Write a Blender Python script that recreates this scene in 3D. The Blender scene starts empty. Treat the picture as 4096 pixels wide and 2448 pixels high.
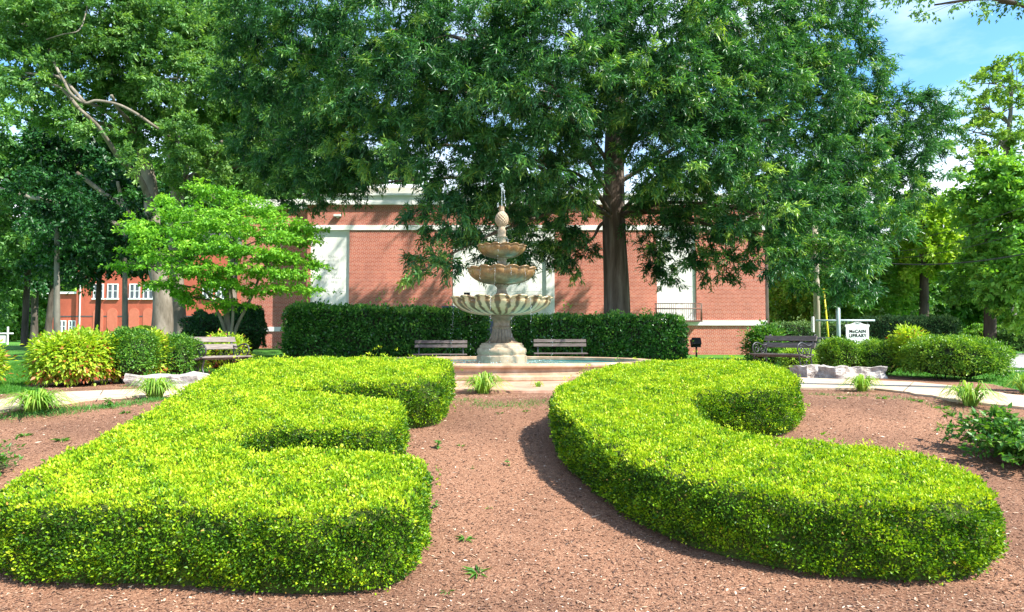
import bpy, bmesh, math, random
import numpy as np
from mathutils import Vector, Matrix
from mathutils.geometry import tessellate_polygon

random.seed(7)
rng = np.random.default_rng(7)
PI = math.pi
S = bpy.context.scene
COL = S.collection

# ---------------------------------------------------------------- camera
F = 683.0
TH = math.atan(30.0 / F)
EYE = 0.85
cam_d = bpy.data.cameras.new('camera')
cam_d.sensor_width = 36.0
cam_d.lens = F * 36.0 / 1024.0
cam_d.clip_end = 2000.0
cam_d.clip_start = 0.05
cam = bpy.data.objects.new('camera', cam_d)
COL.objects.link(cam)
cam.location = (0, 0, EYE)
cam.rotation_euler = (PI / 2 + TH, 0, 0)
S.camera = cam

# ---------------------------------------------------------------- sky and sun
SUN_H = Vector((0.87, -0.49)).normalized()
SUN_E = math.radians(49)
world = bpy.data.worlds.new("World")
S.world = world
world.use_nodes = True
wn = world.node_tree
wn.nodes.clear()
wo = wn.nodes.new('ShaderNodeOutputWorld')
bg = wn.nodes.new('ShaderNodeBackground')
sky = wn.nodes.new('ShaderNodeTexSky')
sky.sky_type = 'NISHITA'
sky.sun_disc = False
sky.sun_elevation = SUN_E
sky.sun_rotation = math.atan2(SUN_H.x, SUN_H.y)
sky.air_density = 1.0
sky.dust_density = 0.6
sky.ozone_density = 1.6
tc = wn.nodes.new('ShaderNodeTexCoord')
mp = wn.nodes.new('ShaderNodeMapping')
mp.inputs['Scale'].default_value = (1.0, 1.0, 2.6)
mp.inputs['Location'].default_value = (0.35, 0.1, 0.2)
nz = wn.nodes.new('ShaderNodeTexNoise')
nz.inputs['Scale'].default_value = 2.2
nz.inputs['Detail'].default_value = 7
nz.inputs['Roughness'].default_value = 0.55
cr = wn.nodes.new('ShaderNodeValToRGB')
cr.color_ramp.elements[0].position = 0.45
cr.color_ramp.elements[0].color = (0, 0, 0, 1)
cr.color_ramp.elements[1].position = 0.70
cr.color_ramp.elements[1].color = (1, 1, 1, 1)
# more cloud low down
sx = wn.nodes.new('ShaderNodeSeparateXYZ')
mr = wn.nodes.new('ShaderNodeMapRange')
mr.inputs['From Min'].default_value = 0.30
mr.inputs['From Max'].default_value = 0.12
mr.inputs['To Min'].default_value = 0.0
mr.inputs['To Max'].default_value = 0.9
mx = wn.nodes.new('ShaderNodeMath'); mx.operation = 'ADD'; mx.use_clamp = True
ml = wn.nodes.new('ShaderNodeMath'); ml.operation = 'MULTIPLY'; ml.inputs[1].default_value = 0.62
mix = wn.nodes.new('ShaderNodeMix'); mix.data_type = 'RGBA'
mix.inputs['B'].default_value = (7.5, 7.9, 8.4, 1)
L = wn.links.new
L(tc.outputs['Generated'], mp.inputs[0]); L(mp.outputs[0], nz.inputs['Vector'])
L(nz.outputs['Fac'], cr.inputs[0]); L(tc.outputs['Generated'], sx.inputs[0])
L(sx.outputs['Z'], mr.inputs['Value']); L(cr.outputs[0], ml.inputs[0])
L(ml.outputs[0], mx.inputs[0]); L(mr.outputs[0], mx.inputs[1])
hs0 = wn.nodes.new('ShaderNodeMix'); hs0.data_type = 'RGBA'; hs0.blend_type = 'MULTIPLY'
hs0.inputs['Factor'].default_value = 1.0
hs0.inputs['B'].default_value = (.70, 1.12, 1.33, 1)
L(sky.outputs[0], hs0.inputs['A'])
L(mx.outputs[0], mix.inputs['Factor']); L(hs0.outputs['Result'], mix.inputs['A'])
L(mix.outputs['Result'], bg.inputs[0]); L(bg.outputs[0], wo.inputs[0])
bg.inputs[1].default_value = 0.11

sd = bpy.data.lights.new('sun', 'SUN')
sd.energy = 5.0
sd.angle = math.radians(0.5)
sd.color = (1.0, 0.95, 0.86)
sun = bpy.data.objects.new('sun', sd)
COL.objects.link(sun)
sv = Vector((SUN_H.x * math.cos(SUN_E), SUN_H.y * math.cos(SUN_E), math.sin(SUN_E)))
sun.rotation_euler = sv.to_track_quat('Z', 'Y').to_euler()
sun.location = sv * 60

S.view_settings.view_transform = 'Standard'
S.view_settings.look = 'None'
S.view_settings.gamma = 1.0
S.view_settings.exposure = 1.3
S.render.engine = 'CYCLES'
S.cycles.max_bounces = 7
S.cycles.diffuse_bounces = 3
S.cycles.glossy_bounces = 2
S.cycles.transmission_bounces = 4
S.cycles.transparent_max_bounces = 8
S.cycles.use_denoising = True

# ---------------------------------------------------------------- projection helpers (photo inspected at 2483 px wide)
K = 4096.0 / 2483.0 / 4.0 / 1.0
K = 1024.0 / 2483.0
def P(dx, dy, D):
    u = (dx * K - 512.0) / F
    v = (306.0 - dy * K) / F
    c, s = math.cos(TH), math.sin(TH)
    k = D / (c - v * s)
    return Vector((u * k, D, EYE + (s + v * c) * k))
GY = [-60, 3.9, 4.2, 5.2, 6.2, 7.2, 7.9, 8.4, 9.0, 9.7, 16, 19, 60, 900]
GZ = [-.73, -.73, -.71, -.53, -.335, -.13, 0.0, .05, .04, 0.0, 0, -.1, -.1, -.1]
def sst(a, b, t):
    t = min(1, max(0, (t - a) / (b - a)))
    return t * t * (3 - 2 * t)
def zg(x, y):
    return float(np.interp(y, GY, GZ)) + 0.3 * sst(18, 30, y) * sst(-5, -11, x) * (1 - sst(40, 80, y))
def G(dx, dy, off=0.0, d0=3.0, d1=200.0):
    D = d0
    while D < d1:
        p = P(dx, dy, D)
        if p.z <= zg(p.x, D) + off:
            return p
        D += 0.01 + D * 0.0005
    return P(dx, dy, d1)

# ---------------------------------------------------------------- tagging and mesh helpers
def tag(o, label=None, cat=None, group=None, kind=None):
    if label: o['label'] = label
    if cat: o['category'] = cat
    if group: o['group'] = group
    if kind: o['kind'] = kind
    return o
def empty(name, loc=(0, 0, 0), rz=0.0, label=None, cat=None, group=None):
    o = bpy.data.objects.new(name, None)
    COL.objects.link(o)
    o.location = loc
    o.rotation_euler = (0, 0, rz)
    o.empty_display_size = 0.2
    return tag(o, label, cat, group)
def link(name, me, mat=None, parent=None, loc=None, rz=0.0):
    o = bpy.data.objects.new(name, me)
    COL.objects.link(o)
    if mat: me.materials.append(mat)
    if parent: o.parent = parent
    if loc is not None: o.location = loc
    if rz: o.rotation_euler = (0, 0, rz)
    return o
class MB:
    """collects simple shapes into one mesh"""
    def __init__(s):
        s.v = []; s.f = []; s.sm = []
    def add(s, vs, fs, smooth=False):
        b = len(s.v)
        s.v += [tuple(p) for p in vs]
        s.f += [tuple(b + i for i in f) for f in fs]
        s.sm += [smooth] * len(fs)
        return s
    def box(s, x0, x1, y0, y1, z0, z1, M=None, bev=0.0):
        if bev > 0:
            bm = bmesh.new()
            bmesh.ops.create_cube(bm, size=1.0)
            for v in bm.verts:
                v.co = Vector(((x0 + x1) / 2 + v.co.x * (x1 - x0), (y0 + y1) / 2 + v.co.y * (y1 - y0), (z0 + z1) / 2 + v.co.z * (z1 - z0)))
            bmesh.ops.bevel(bm, geom=bm.edges[:], offset=bev, segments=2, affect='EDGES', profile=0.5)
            bm.verts.ensure_lookup_table()
            vs = [v.co.copy() for v in bm.verts]
            fs = [[v.index for v in f.verts] for f in bm.faces]
            bm.free()
        else:
            vs = [Vector(p) for p in ((x0, y0, z0), (x1, y0, z0), (x1, y1, z0), (x0, y1, z0), (x0, y0, z1), (x1, y0, z1), (x1, y1, z1), (x0, y1, z1))]
            fs = [(0, 3, 2, 1), (4, 5, 6, 7), (0, 1, 5, 4), (1, 2, 6, 5), (2, 3, 7, 6), (3, 0, 4, 7)]
        if M: vs = [M @ v for v in vs]
        return s.add(vs, fs)
    def tube(s, pts, rad, n=8, cap=True, smooth=True):
        pts = [Vector(p) for p in pts]
        if not hasattr(rad, '__len__'): rad = [rad] * len(pts)
        vs = []; fs = []
        up = None
        for i, p in enumerate(pts):
            a = pts[max(i - 1, 0)]; b = pts[min(i + 1, len(pts) - 1)]
            t = (b - a)
            if t.length < 1e-9: t = Vector((0, 0, 1))
            t.normalize()
            if up is None:
                up = Vector((1, 0, 0)) if abs(t.x) < 0.8 else Vector((0, 1, 0))
            x = (up - t * up.dot(t))
            if x.length < 1e-6: x = t.orthogonal()
            x.normalize(); up = x
            y = t.cross(x)
            for k in range(n):
                a_ = 2 * PI * k / n
                vs.append(p + (x * math.cos(a_) + y * math.sin(a_)) * rad[i])
        for i in range(len(pts) - 1):
            for k in range(n):
                k2 = (k + 1) % n
                fs.append((i * n + k, i * n + k2, (i + 1) * n + k2, (i + 1) * n + k))
        s.add(vs, fs, smooth)
        if cap:
            b = len(s.v) - len(vs)
            s.f.append(tuple(b + k for k in range(n))[::-1]); s.sm.append(False)
            s.f.append(tuple(b + (len(pts) - 1) * n + k for k in range(n))); s.sm.append(False)
        return s
    def lathe(s, prof, n=48, cx=0, cy=0, sx=1.0, sy=1.0, smooth=True, fn=None, closed_top=False):
        vs = []; fs = []
        for j, (r, z) in enumerate(prof):
            for k in range(n):
                a = 2 * PI * k / n
                rr, zz = (r, z) if fn is None else fn(r, z, a, j)
                vs.append((cx + rr * math.cos(a) * sx, cy + rr * math.sin(a) * sy, zz))
        for j in range(len(prof) - 1):
            for k in range(n):
                k2 = (k + 1) % n
                fs.append((j * n + k, j * n + k2, (j + 1) * n + k2, (j + 1) * n + k))
        return s.add(vs, fs, smooth)
    def sphere(s, c, r, n=8, m=6, sc=(1, 1, 1)):
        prof = [(math.sin(PI * i / m) * r, -math.cos(PI * i / m) * r) for i in range(m + 1)]
        vs = []; fs = []
        for j, (rr, z) in enumerate(prof):
            for k in range(n):
                a = 2 * PI * k / n
                vs.append((c[0] + max(rr, 1e-5) * math.cos(a) * sc[0], c[1] + max(rr, 1e-5) * math.sin(a) * sc[1], c[2] + z * sc[2]))
        for j in range(m):
            for k in range(n):
                k2 = (k + 1) % n
                fs.append((j * n + k, j * n + k2, (j + 1) * n + k2, (j + 1) * n + k))
        return s.add(vs, fs, True)
    def mesh(s, name):
        me = bpy.data.meshes.new(name)
        me.from_pydata(s.v, [], s.f)
        me.polygons.foreach_set('use_smooth', s.sm)
        me.update()
        return me
    def build(s, name, mat=None, parent=None, loc=None, rz=0.0):
        return link(name, s.mesh(name), mat, parent, loc, rz)

def np_mesh(name, V, Fc, attr=None):
    """V (n,3); Fc (m,k) constant face size"""
    me = bpy.data.meshes.new(name)
    n = len(V); m, k = Fc.shape
    me.vertices.add(n)
    me.vertices.foreach_set('co', np.ascontiguousarray(V, dtype=np.float32).ravel())
    me.loops.add(m * k)
    me.loops.foreach_set('vertex_index', np.ascontiguousarray(Fc, dtype=np.int32).ravel())
    me.polygons.add(m)
    me.polygons.foreach_set('loop_start', np.arange(0, m * k, k, dtype=np.int32))
    me.update(calc_edges=True)
    if attr is not None:
        a = me.attributes.new('rnd', 'FLOAT', 'FACE')
        a.data.foreach_set('value', np.ascontiguousarray(attr, dtype=np.float32))
    return me

def norm(a):
    return a / np.maximum(np.linalg.norm(a, axis=1, keepdims=True), 1e-9)

def leaf_mesh(name, pos, d, nrm, Ln, W, fold, rnd, curl=0.0):
    """one folded pointed leaf per row (4 verts, 2 triangles)"""
    N = len(pos)
    d = norm(d)
    side = norm(np.cross(d, nrm))
    up = np.cross(side, d)
    Ln = np.broadcast_to(np.asarray(Ln, float), (N,))[:, None]
    W = np.broadcast_to(np.asarray(W, float), (N,))[:, None]
    base = pos
    tip = pos + d * Ln - up * (curl * Ln)
    mid = pos + d * Ln * 0.42
    r = mid + side * W * 0.5 + up * (fold * W)
    l = mid - side * W * 0.5 + up * (fold * W)
    V = np.stack([base, r, tip, l], 1).reshape(-1, 3)
    i = np.arange(N)[:, None] * 4
    T = np.stack([i + np.array([[0, 1, 2]]), i + np.array([[0, 2, 3]])], 1).reshape(-1, 3)
    return np_mesh(name, V, T, np.repeat(rnd, 2))

# ---------------------------------------------------------------- materials
def nmat(name):
    m = bpy.data.materials.new(name)
    m.use_nodes = True
    nt = m.node_tree
    nt.nodes.clear()
    o = nt.nodes.new('ShaderNodeOutputMaterial')
    p = nt.nodes.new('ShaderNodeBsdfPrincipled')
    nt.links.new(p.outputs[0], o.inputs[0])
    return m, nt, p, o
def ramp(nt, stops, interp='LINEAR'):
    r = nt.nodes.new('ShaderNodeValToRGB')
    r.color_ramp.interpolation = interp
    e = r.color_ramp.elements
    e[0].position, e[0].color = stops[0][0], (*stops[0][1], 1)
    e[1].position, e[1].color = stops[-1][0], (*stops[-1][1], 1)
    for p, c in stops[1:-1]:
        x = e.new(p); x.color = (*c, 1)
    return r
def noise_node(nt, scale, detail=5, rough=0.55, mapscale=None, coord='Object'):
    t = nt.nodes.new('ShaderNodeTexCoord')
    n = nt.nodes.new('ShaderNodeTexNoise')
    n.inputs['Scale'].default_value = scale
    n.inputs['Detail'].default_value = detail
    n.inputs['Roughness'].default_value = rough
    if mapscale:
        m = nt.nodes.new('ShaderNodeMapping')
        m.inputs['Scale'].default_value = mapscale
        nt.links.new(t.outputs[coord], m.inputs[0]); nt.links.new(m.outputs[0], n.inputs['Vector'])
    else:
        nt.links.new(t.outputs[coord], n.inputs['Vector'])
    return n
def bump(nt, src, p, strength=0.3, dist=0.02):
    b = nt.nodes.new('ShaderNodeBump')
    b.inputs['Strength'].default_value = strength
    b.inputs['Distance'].default_value = dist
    nt.links.new(src, b.inputs['Height'])
    nt.links.new(b.outputs[0], p.inputs['Normal'])
    return b
def M_leaf(name, stops, rough=0.45, trans=0.35, spec=0.28, warm=(1.2, 1.2, 0.4)):
    m, nt, p, o = nmat(name)
    a = nt.nodes.new('ShaderNodeAttribute'); a.attribute_name = 'rnd'
    r = ramp(nt, stops)
    nt.links.new(a.outputs['Fac'], r.inputs[0])
    nt.links.new(r.outputs[0], p.inputs['Base Color'])
    p.inputs['Roughness'].default_value = rough
    p.inputs['Specular IOR Level'].default_value = spec
    t = nt.nodes.new('ShaderNodeBsdfTranslucent')
    mm = nt.nodes.new('ShaderNodeMix'); mm.data_type = 'RGBA'; mm.blend_type = 'MULTIPLY'
    mm.inputs['Factor'].default_value = 1
    mm.inputs['B'].default_value = (*warm, 1)
    nt.links.new(r.outputs[0], mm.inputs['A'])
    nt.links.new(mm.outputs['Result'], t.inputs['Color'])
    ms = nt.nodes.new('ShaderNodeMixShader'); ms.inputs[0].default_value = trans
    nt.links.new(p.outputs[0], ms.inputs[1]); nt.links.new(t.outputs[0], ms.inputs[2])
    nt.links.new(ms.outputs[0], o.inputs[0])
    return m
def M_noise(name, stops, scale=8, detail=6, rough=0.8, bstr=0.3, bdist=0.01, mapscale=None, spec=0.3, nrough=0.6):
    m, nt, p, o = nmat(name)
    n = noise_node(nt, scale, detail, nrough, mapscale)
    r = ramp(nt, stops)
    nt.links.new(n.outputs['Fac'], r.inputs[0])
    nt.links.new(r.outputs[0], p.inputs['Base Color'])
    p.inputs['Roughness'].default_value = rough
    p.inputs['Specular IOR Level'].default_value = spec
    if bstr: bump(nt, n.outputs['Fac'], p, bstr, bdist)
    return m

mat = {}
mat['hedge'] = M_leaf('bright_hedge_leaf', [(0, (.025, .085, .008)), (.25, (.085, .21, .012)), (.5, (.22, .40, .012)), (.75, (.38, .54, .018)), (.95, (.52, .61, .03)), (1, (.58, .34, .08))], trans=.34, rough=.4, spec=.28)
mat['rear_hedge'] = M_leaf('dark_hedge_leaf', [(0, (.025, .10, .02)), (.5, (.07, .23, .04)), (.85, (.15, .38, .06)), (1, (.26, .48, .08))], rough=.26, trans=.3, spec=.55)
mat['far_hedge'] = M_leaf('far_hedge_leaf', [(0, (.03, .10, .03)), (.5, (.08, .19, .055)), (1, (.22, .36, .12))], trans=.2)
mat['oak'] = M_leaf('oak_leaf', [(0, (.012, .058, .022)), (.35, (.038, .135, .045)), (.7, (.085, .235, .068)), (.9, (.19, .37, .085)), (1, (.34, .50, .10))], rough=.34, trans=.36, spec=.4, warm=(1.15, 1.25, .45))
mat['left'] = M_leaf('elm_leaf', [(0, (.045, .14, .045)), (.5, (.125, .28, .075)), (1, (.28, .46, .13))], rough=.4, trans=.42)
mat['dark'] = M_leaf('shade_dark_leaf', [(0, (.005, .028, .008)), (.5, (.015, .075, .018)), (1, (.06, .19, .035))], rough=.4, trans=.2)  # for shaded foliage: greens darkened so the colour itself carries the shade
mat['dogwood'] = M_leaf('dogwood_leaf', [(0, (.07, .24, .018)), (.5, (.17, .42, .035)), (1, (.36, .62, .06))], rough=.45, trans=.42)
mat['forest'] = M_leaf('forest_leaf', [(0, (.06, .19, .03)), (.5, (.16, .38, .05)), (1, (.36, .58, .09))], rough=.45, trans=.38)
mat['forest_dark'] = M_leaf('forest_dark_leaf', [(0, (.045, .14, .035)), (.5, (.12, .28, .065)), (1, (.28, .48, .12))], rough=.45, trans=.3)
mat['yellow'] = M_leaf('yellowgreen_leaf', [(0, (.15, .31, .03)), (.5, (.30, .50, .05)), (1, (.54, .70, .09))], rough=.45, trans=.4)
mat['walnut'] = M_leaf('walnut_leaf', [(0, (.09, .20, .03)), (.5, (.20, .36, .06)), (1, (.42, .56, .12))], rough=.45, trans=.4)
mat['nandina'] = M_leaf('nandina_leaf', [(0, (.42, .07, .04)), (.10, (.48, .20, .06)), (.18, (.20, .34, .03)), (.55, (.36, .54, .035)), (1, (.60, .66, .06))], rough=.38, trans=.4)
mat['boxwood'] = M_leaf('boxwood_leaf', [(0, (.02, .08, .012)), (.5, (.075, .22, .025)), (1, (.24, .42, .05))], rough=.33, trans=.3)
mat['holly'] = M_leaf('holly_leaf', [(0, (.03, .10, .012)), (.5, (.12, .28, .025)), (1, (.38, .54, .06))], rough=.3, trans=.32)
mat['azalea'] = M_leaf('azalea_leaf', [(0, (.03, .10, .02)), (.5, (.07, .21, .03)), (1, (.20, .36, .05))], rough=.4, trans=.35)
mat['lily'] = M_leaf('daylily_blade', [(0, (.10, .24, .03)), (.5, (.22, .40, .05)), (1, (.45, .55, .12))], rough=.4, trans=.4)
mat['weed'] = M_leaf('weed_leaf', [(0, (.05, .17, .04)), (.5, (.10, .28, .05)), (1, (.24, .42, .08))], rough=.5, trans=.35)
mat['grass'] = M_leaf('grass_blade', [(0, (.035, .13, .015)), (.5, (.06, .20, .02)), (1, (.12, .27, .03))], rough=.5, trans=.35)
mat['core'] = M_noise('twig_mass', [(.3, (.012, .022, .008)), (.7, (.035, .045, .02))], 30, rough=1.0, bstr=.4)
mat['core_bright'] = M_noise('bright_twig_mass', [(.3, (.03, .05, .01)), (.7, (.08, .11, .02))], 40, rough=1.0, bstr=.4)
mat['bark'] = M_noise('oak_bark', [(.3, (.05, .038, .03)), (.5, (.13, .10, .08)), (.7, (.24, .20, .165))], 5, 8, .95, .9, .06, (1.0, 1.0, .12), .1)
mat['pale_bark'] = M_noise('pale_bark', [(.3, (.09, .075, .055)), (.5, (.19, .165, .13)), (.75, (.34, .30, .25))], 2.2, 8, .95, .6, .05, (1.2, 1.2, .4), .1)
mat['dark_bark'] = M_noise('dark_bark', [(.3, (.04, .032, .026)), (.7, (.13, .11, .09))], 4, 8, .95, .6, .04, (1, 1, .2), .1)
mat['grey_bark'] = M_noise('grey_bark', [(.3, (.09, .085, .07)), (.7, (.22, .205, .17))], 5, 8, .95, .4, .02, (1, 1, .25), .1)

def make_mulch():
    m, nt, p, o = nmat('shredded_bark_mulch')
    t = nt.nodes.new('ShaderNodeTexCoord')
    big = nt.nodes.new('ShaderNodeTexNoise'); big.inputs['Scale'].default_value = 0.9; big.inputs['Detail'].default_value = 3
    fine = nt.nodes.new('ShaderNodeTexNoise'); fine.inputs['Scale'].default_value = 110; fine.inputs['Detail'].default_value = 6; fine.inputs['Roughness'].default_value = .75
    vo = nt.nodes.new('ShaderNodeTexVoronoi'); vo.inputs['Scale'].default_value = 70; vo.inputs['Randomness'].default_value = 1
    mp_ = nt.nodes.new('ShaderNodeMapping'); mp_.inputs['Scale'].default_value = (1, 2.2, 1); mp_.inputs['Rotation'].default_value = (0, 0, .5)
    nt.links.new(t.outputs['Object'], big.inputs['Vector'])
    nt.links.new(t.outputs['Object'], fine.inputs['Vector'])
    nt.links.new(t.outputs['Object'], mp_.inputs[0]); nt.links.new(mp_.outputs[0], vo.inputs['Vector'])
    r1 = ramp(nt, [(.25, (.055, .022, .013)), (.42, (.155, .076, .047)), (.54, (.275, .155, .10)), (.69, (.52, .36, .26))])
    nt.links.new(fine.outputs['Fac'], r1.inputs[0])
    r2 = ramp(nt, [(0, (.55, .50, .48)), (.5, (.9, .85, .82)), (.9, (1.35, 1.3, 1.25))])
    nt.links.new(vo.outputs['Color'], r2.inputs[0])
    mm = nt.nodes.new('ShaderNodeMix'); mm.data_type = 'RGBA'; mm.blend_type = 'MULTIPLY'; mm.inputs['Factor'].default_value = .8
    nt.links.new(r1.outputs[0], mm.inputs['A']); nt.links.new(r2.outputs[0], mm.inputs['B'])
    r3 = ramp(nt, [(.38, (1.12, 1.06, 1.0)), (.62, (.66, .62, .60))])
    nt.links.new(big.outputs['Fac'], r3.inputs[0])
    m2 = nt.nodes.new('ShaderNodeMix'); m2.data_type = 'RGBA'; m2.blend_type = 'MULTIPLY'; m2.inputs['Factor'].default_value = .75
    nt.links.new(mm.outputs['Result'], m2.inputs['A']); nt.links.new(r3.outputs[0], m2.inputs['B'])
    nt.links.new(m2.outputs['Result'], p.inputs['Base Color'])
    p.inputs['Roughness'].default_value = .95
    p.inputs['Specular IOR Level'].default_value = .15
    bump(nt, fine.outputs['Fac'], p, .7, .012)
    return m
mat['mulch'] = make_mulch()
def make_chip():
    m, nt, p, o = nmat('mulch_chip')
    a = nt.nodes.new('ShaderNodeAttribute'); a.attribute_name = 'rnd'
    r = ramp(nt, [(0, (.07, .03, .02)), (.4, (.18, .088, .05)), (.72, (.38, .225, .14)), (1, (.76, .60, .46))])
    nt.links.new(a.outputs['Fac'], r.inputs[0]); nt.links.new(r.outputs[0], p.inputs['Base Color'])
    p.inputs['Roughness'].default_value = .9
    return m
mat['chip'] = make_chip()
def make_lawn():
    m, nt, p, o = nmat('mown_lawn')
    n1 = noise_node(nt, .35, 4, .6)
    n2 = noise_node(nt, 45, 5, .7)
    r1 = ramp(nt, [(.3, (.045, .145, .016)), (.5, (.065, .20, .02)), (.7, (.10, .24, .03))])
    r2 = ramp(nt, [(.3, (.55, .6, .5)), (.7, (1.4, 1.35, 1.2))])
    nt.links.new(n1.outputs['Fac'], r1.inputs[0]); nt.links.new(n2.outputs['Fac'], r2.inputs[0])
    mm = nt.nodes.new('ShaderNodeMix'); mm.data_type = 'RGBA'; mm.blend_type = 'MULTIPLY'; mm.inputs['Factor'].default_value = .8
    nt.links.new(r1.outputs[0], mm.inputs['A']); nt.links.new(r2.outputs[0], mm.inputs['B'])
    nt.links.new(mm.outputs['Result'], p.inputs['Base Color'])
    p.inputs['Roughness'].default_value = .9
    p.inputs['Specular IOR Level'].default_value = .2
    bump(nt, n2.outputs['Fac'], p, .8, .03)
    return m
mat['lawn'] = make_lawn()
mat['path'] = M_noise('sandy_concrete', [(.28, (.30, .21, .14)), (.45, (.48, .36, .25)), (.7, (.60, .47, .34))], 2.2, 10, .9, .35, .006, nrough=.7)
mat['plaza'] = M_noise('pinkish_paving', [(.3, (.30, .15, .10)), (.5, (.44, .25, .17)), (.7, (.52, .34, .25))], 2.5, 9, .85, .25, .004, nrough=.7)
mat['road'] = M_noise('pale_asphalt', [(.3, (.26, .25, .24)), (.7, (.36, .345, .33))], 6, 9, .9, .2, .004)
mat['kerb'] = M_noise('kerb_concrete', [(.3, (.36, .35, .33)), (.7, (.50, .48, .45))], 6, 9, .9, .2, .004)

def make_brick(name, c1, c2, mortar, w=.203, h=.0677):
    m, nt, p, o = nmat(name)
    t = nt.nodes.new('ShaderNodeTexCoord')
    g = nt.nodes.new('ShaderNodeNewGeometry')
    s1 = nt.nodes.new('ShaderNodeSeparateXYZ'); s2 = nt.nodes.new('ShaderNodeSeparateXYZ')
    nt.links.new(t.outputs['Object'], s1.inputs[0]); nt.links.new(g.outputs['True Normal'], s2.inputs[0])
    ab = nt.nodes.new('ShaderNodeMath'); ab.operation = 'ABSOLUTE'; nt.links.new(s2.outputs['X'], ab.inputs[0])
    rd = nt.nodes.new('ShaderNodeMath'); rd.operation = 'ROUND'; nt.links.new(ab.outputs[0], rd.inputs[0])
    mf = nt.nodes.new('ShaderNodeMix'); mf.data_type = 'FLOAT'
    nt.links.new(rd.outputs[0], mf.inputs['Factor']); nt.links.new(s1.outputs['X'], mf.inputs['A']); nt.links.new(s1.outputs['Y'], mf.inputs['B'])
    cb = nt.nodes.new('ShaderNodeCombineXYZ')
    nt.links.new(mf.outputs['Result'], cb.inputs['X']); nt.links.new(s1.outputs['Z'], cb.inputs['Y'])
    b = nt.nodes.new('ShaderNodeTexBrick')
    b.offset = 0.5; b.offset_frequency = 2; b.squash = 0.5; b.squash_frequency = 6
    b.inputs['Scale'].default_value = 1.0
    b.inputs['Brick Width'].default_value = w
    b.inputs['Row Height'].default_value = h
    b.inputs['Mortar Size'].default_value = .0075
    b.inputs['Mortar Smooth'].default_value = .1
    b.inputs['Bias'].default_value = -.1
    b.inputs['Color1'].default_value = (*c1, 1); b.inputs['Color2'].default_value = (*c2, 1)
    b.inputs['Mortar'].default_value = (*mortar, 1)
    nt.links.new(cb.outputs[0], b.inputs['Vector'])
    n = noise_node(nt, .45, 7, .65, (1, 1, .5))
    r = ramp(nt, [(.3, (.74, .72, .72)), (.7, (1.16, 1.12, 1.08))])
    nt.links.new(n.outputs['Fac'], r.inputs[0])
    mm = nt.nodes.new('ShaderNodeMix'); mm.data_type = 'RGBA'; mm.blend_type = 'MULTIPLY'; mm.inputs['Factor'].default_value = 1
    nt.links.new(b.outputs['Color'], mm.inputs['A']); nt.links.new(r.outputs[0], mm.inputs['B'])
    nt.links.new(mm.outputs['Result'], p.inputs['Base Color'])
    p.inputs['Roughness'].default_value = .85
    p.inputs['Specular IOR Level'].default_value = .25
    bp = bump(nt, b.outputs['Fac'], p, .5, .006); bp.invert = True
    return m
mat['brick'] = make_brick('red_brick', (.42, .10, .062), (.54, .165, .105), (.58, .44, .37))
mat['far_brick'] = make_brick('painted_red_brick', (.42, .095, .055), (.47, .115, .065), (.44, .12, .08))
mat['arch_brick'] = M_noise('arch_infill', [(.3, (.46, .13, .075)), (.7, (.54, .16, .10))], 2, 6, .85, .1, .003)
mat['limestone'] = M_noise('limestone', [(.3, (.66, .65, .60)), (.5, (.76, .75, .70)), (.7, (.82, .81, .76))], 1.6, 9, .8, .1, .003, nrough=.65)
mat['joint'] = M_noise('stone_joint', [(.3, (.72, .72, .69)), (.7, (.80, .80, .77))], 5, 3, .9, 0)
mat['carved'] = M_noise('carved_letter', [(.3, (.42, .42, .40)), (.7, (.50, .50, .47))], 5, 3, .9, 0)
mat['cream'] = M_noise('cream_render', [(.3, (.66, .60, .46)), (.7, (.76, .70, .56))], 2, 5, .8, .05, .003)
mat['white'] = M_noise('white_paint', [(.3, (.62, .62, .60)), (.6, (.78, .78, .77))], 3, 7, .5, 0)
mat['slate_roof'] = M_noise('dark_roof', [(.3, (.05, .05, .055)), (.7, (.11, .11, .115))], 2, 5, .8, .1)
mat['rock'] = M_noise('pale_boulder', [(.25, (.10, .09, .08)), (.42, (.30, .265, .235)), (.65, (.58, .54, .49))], 5, 10, .9, 1.0, .05, nrough=.7)
mat['castiron'] = M_noise('black_iron', [(.3, (.02, .02, .022)), (.7, (.06, .06, .065))], 20, 4, .45, .1, .002, spec=.6)
mat['black'] = M_noise('black_paint', [(.3, (.012, .012, .014)), (.7, (.03, .03, .032))], 10, 3, .5, 0)
mat['greybox'] = M_noise('grey_enamel', [(.3, (.10, .13, .16)), (.7, (.16, .19, .22))], 4, 3, .5, 0)
mat['rail'] = M_noise('bronze_rail', [(.3, (.10, .06, .045)), (.7, (.19, .12, .09))], 12, 3, .5, 0)
mat['slat'] = M_noise('weathered_slat', [(.3, (.07, .055, .045)), (.5, (.14, .115, .10)), (.7, (.24, .21, .185))], 7, 8, .85, .5, .004, (.6, 9, 9))
mat['slat_pale'] = M_noise('sun_bleached_slat', [(.3, (.11, .09, .08)), (.5, (.19, .16, .14)), (.7, (.30, .26, .23))], 7, 8, .85, .5, .004, (.6, 9, 9))
mat['slat_grey'] = M_noise('grey_slat', [(.3, (.06, .05, .045)), (.5, (.12, .10, .09)), (.7, (.20, .175, .16))], 7, 8, .85, .5, .004, (.6, 9, 9))
mat['polewood'] = M_noise('pole_wood', [(.3, (.22, .18, .13)), (.5, (.38, .33, .25)), (.7, (.52, .46, .37))], 6, 8, .9, .4, .01, (1, 1, .1))
mat['yellow_plastic'] = M_noise('yellow_plastic', [(.3, (.72, .62, .02)), (.7, (.80, .70, .04))], 3, 3, .4, 0)
mat['wire'] = M_noise('cable', [(.3, (.02, .02, .02)), (.7, (.05, .05, .05))], 3, 3, .6, 0)
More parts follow.
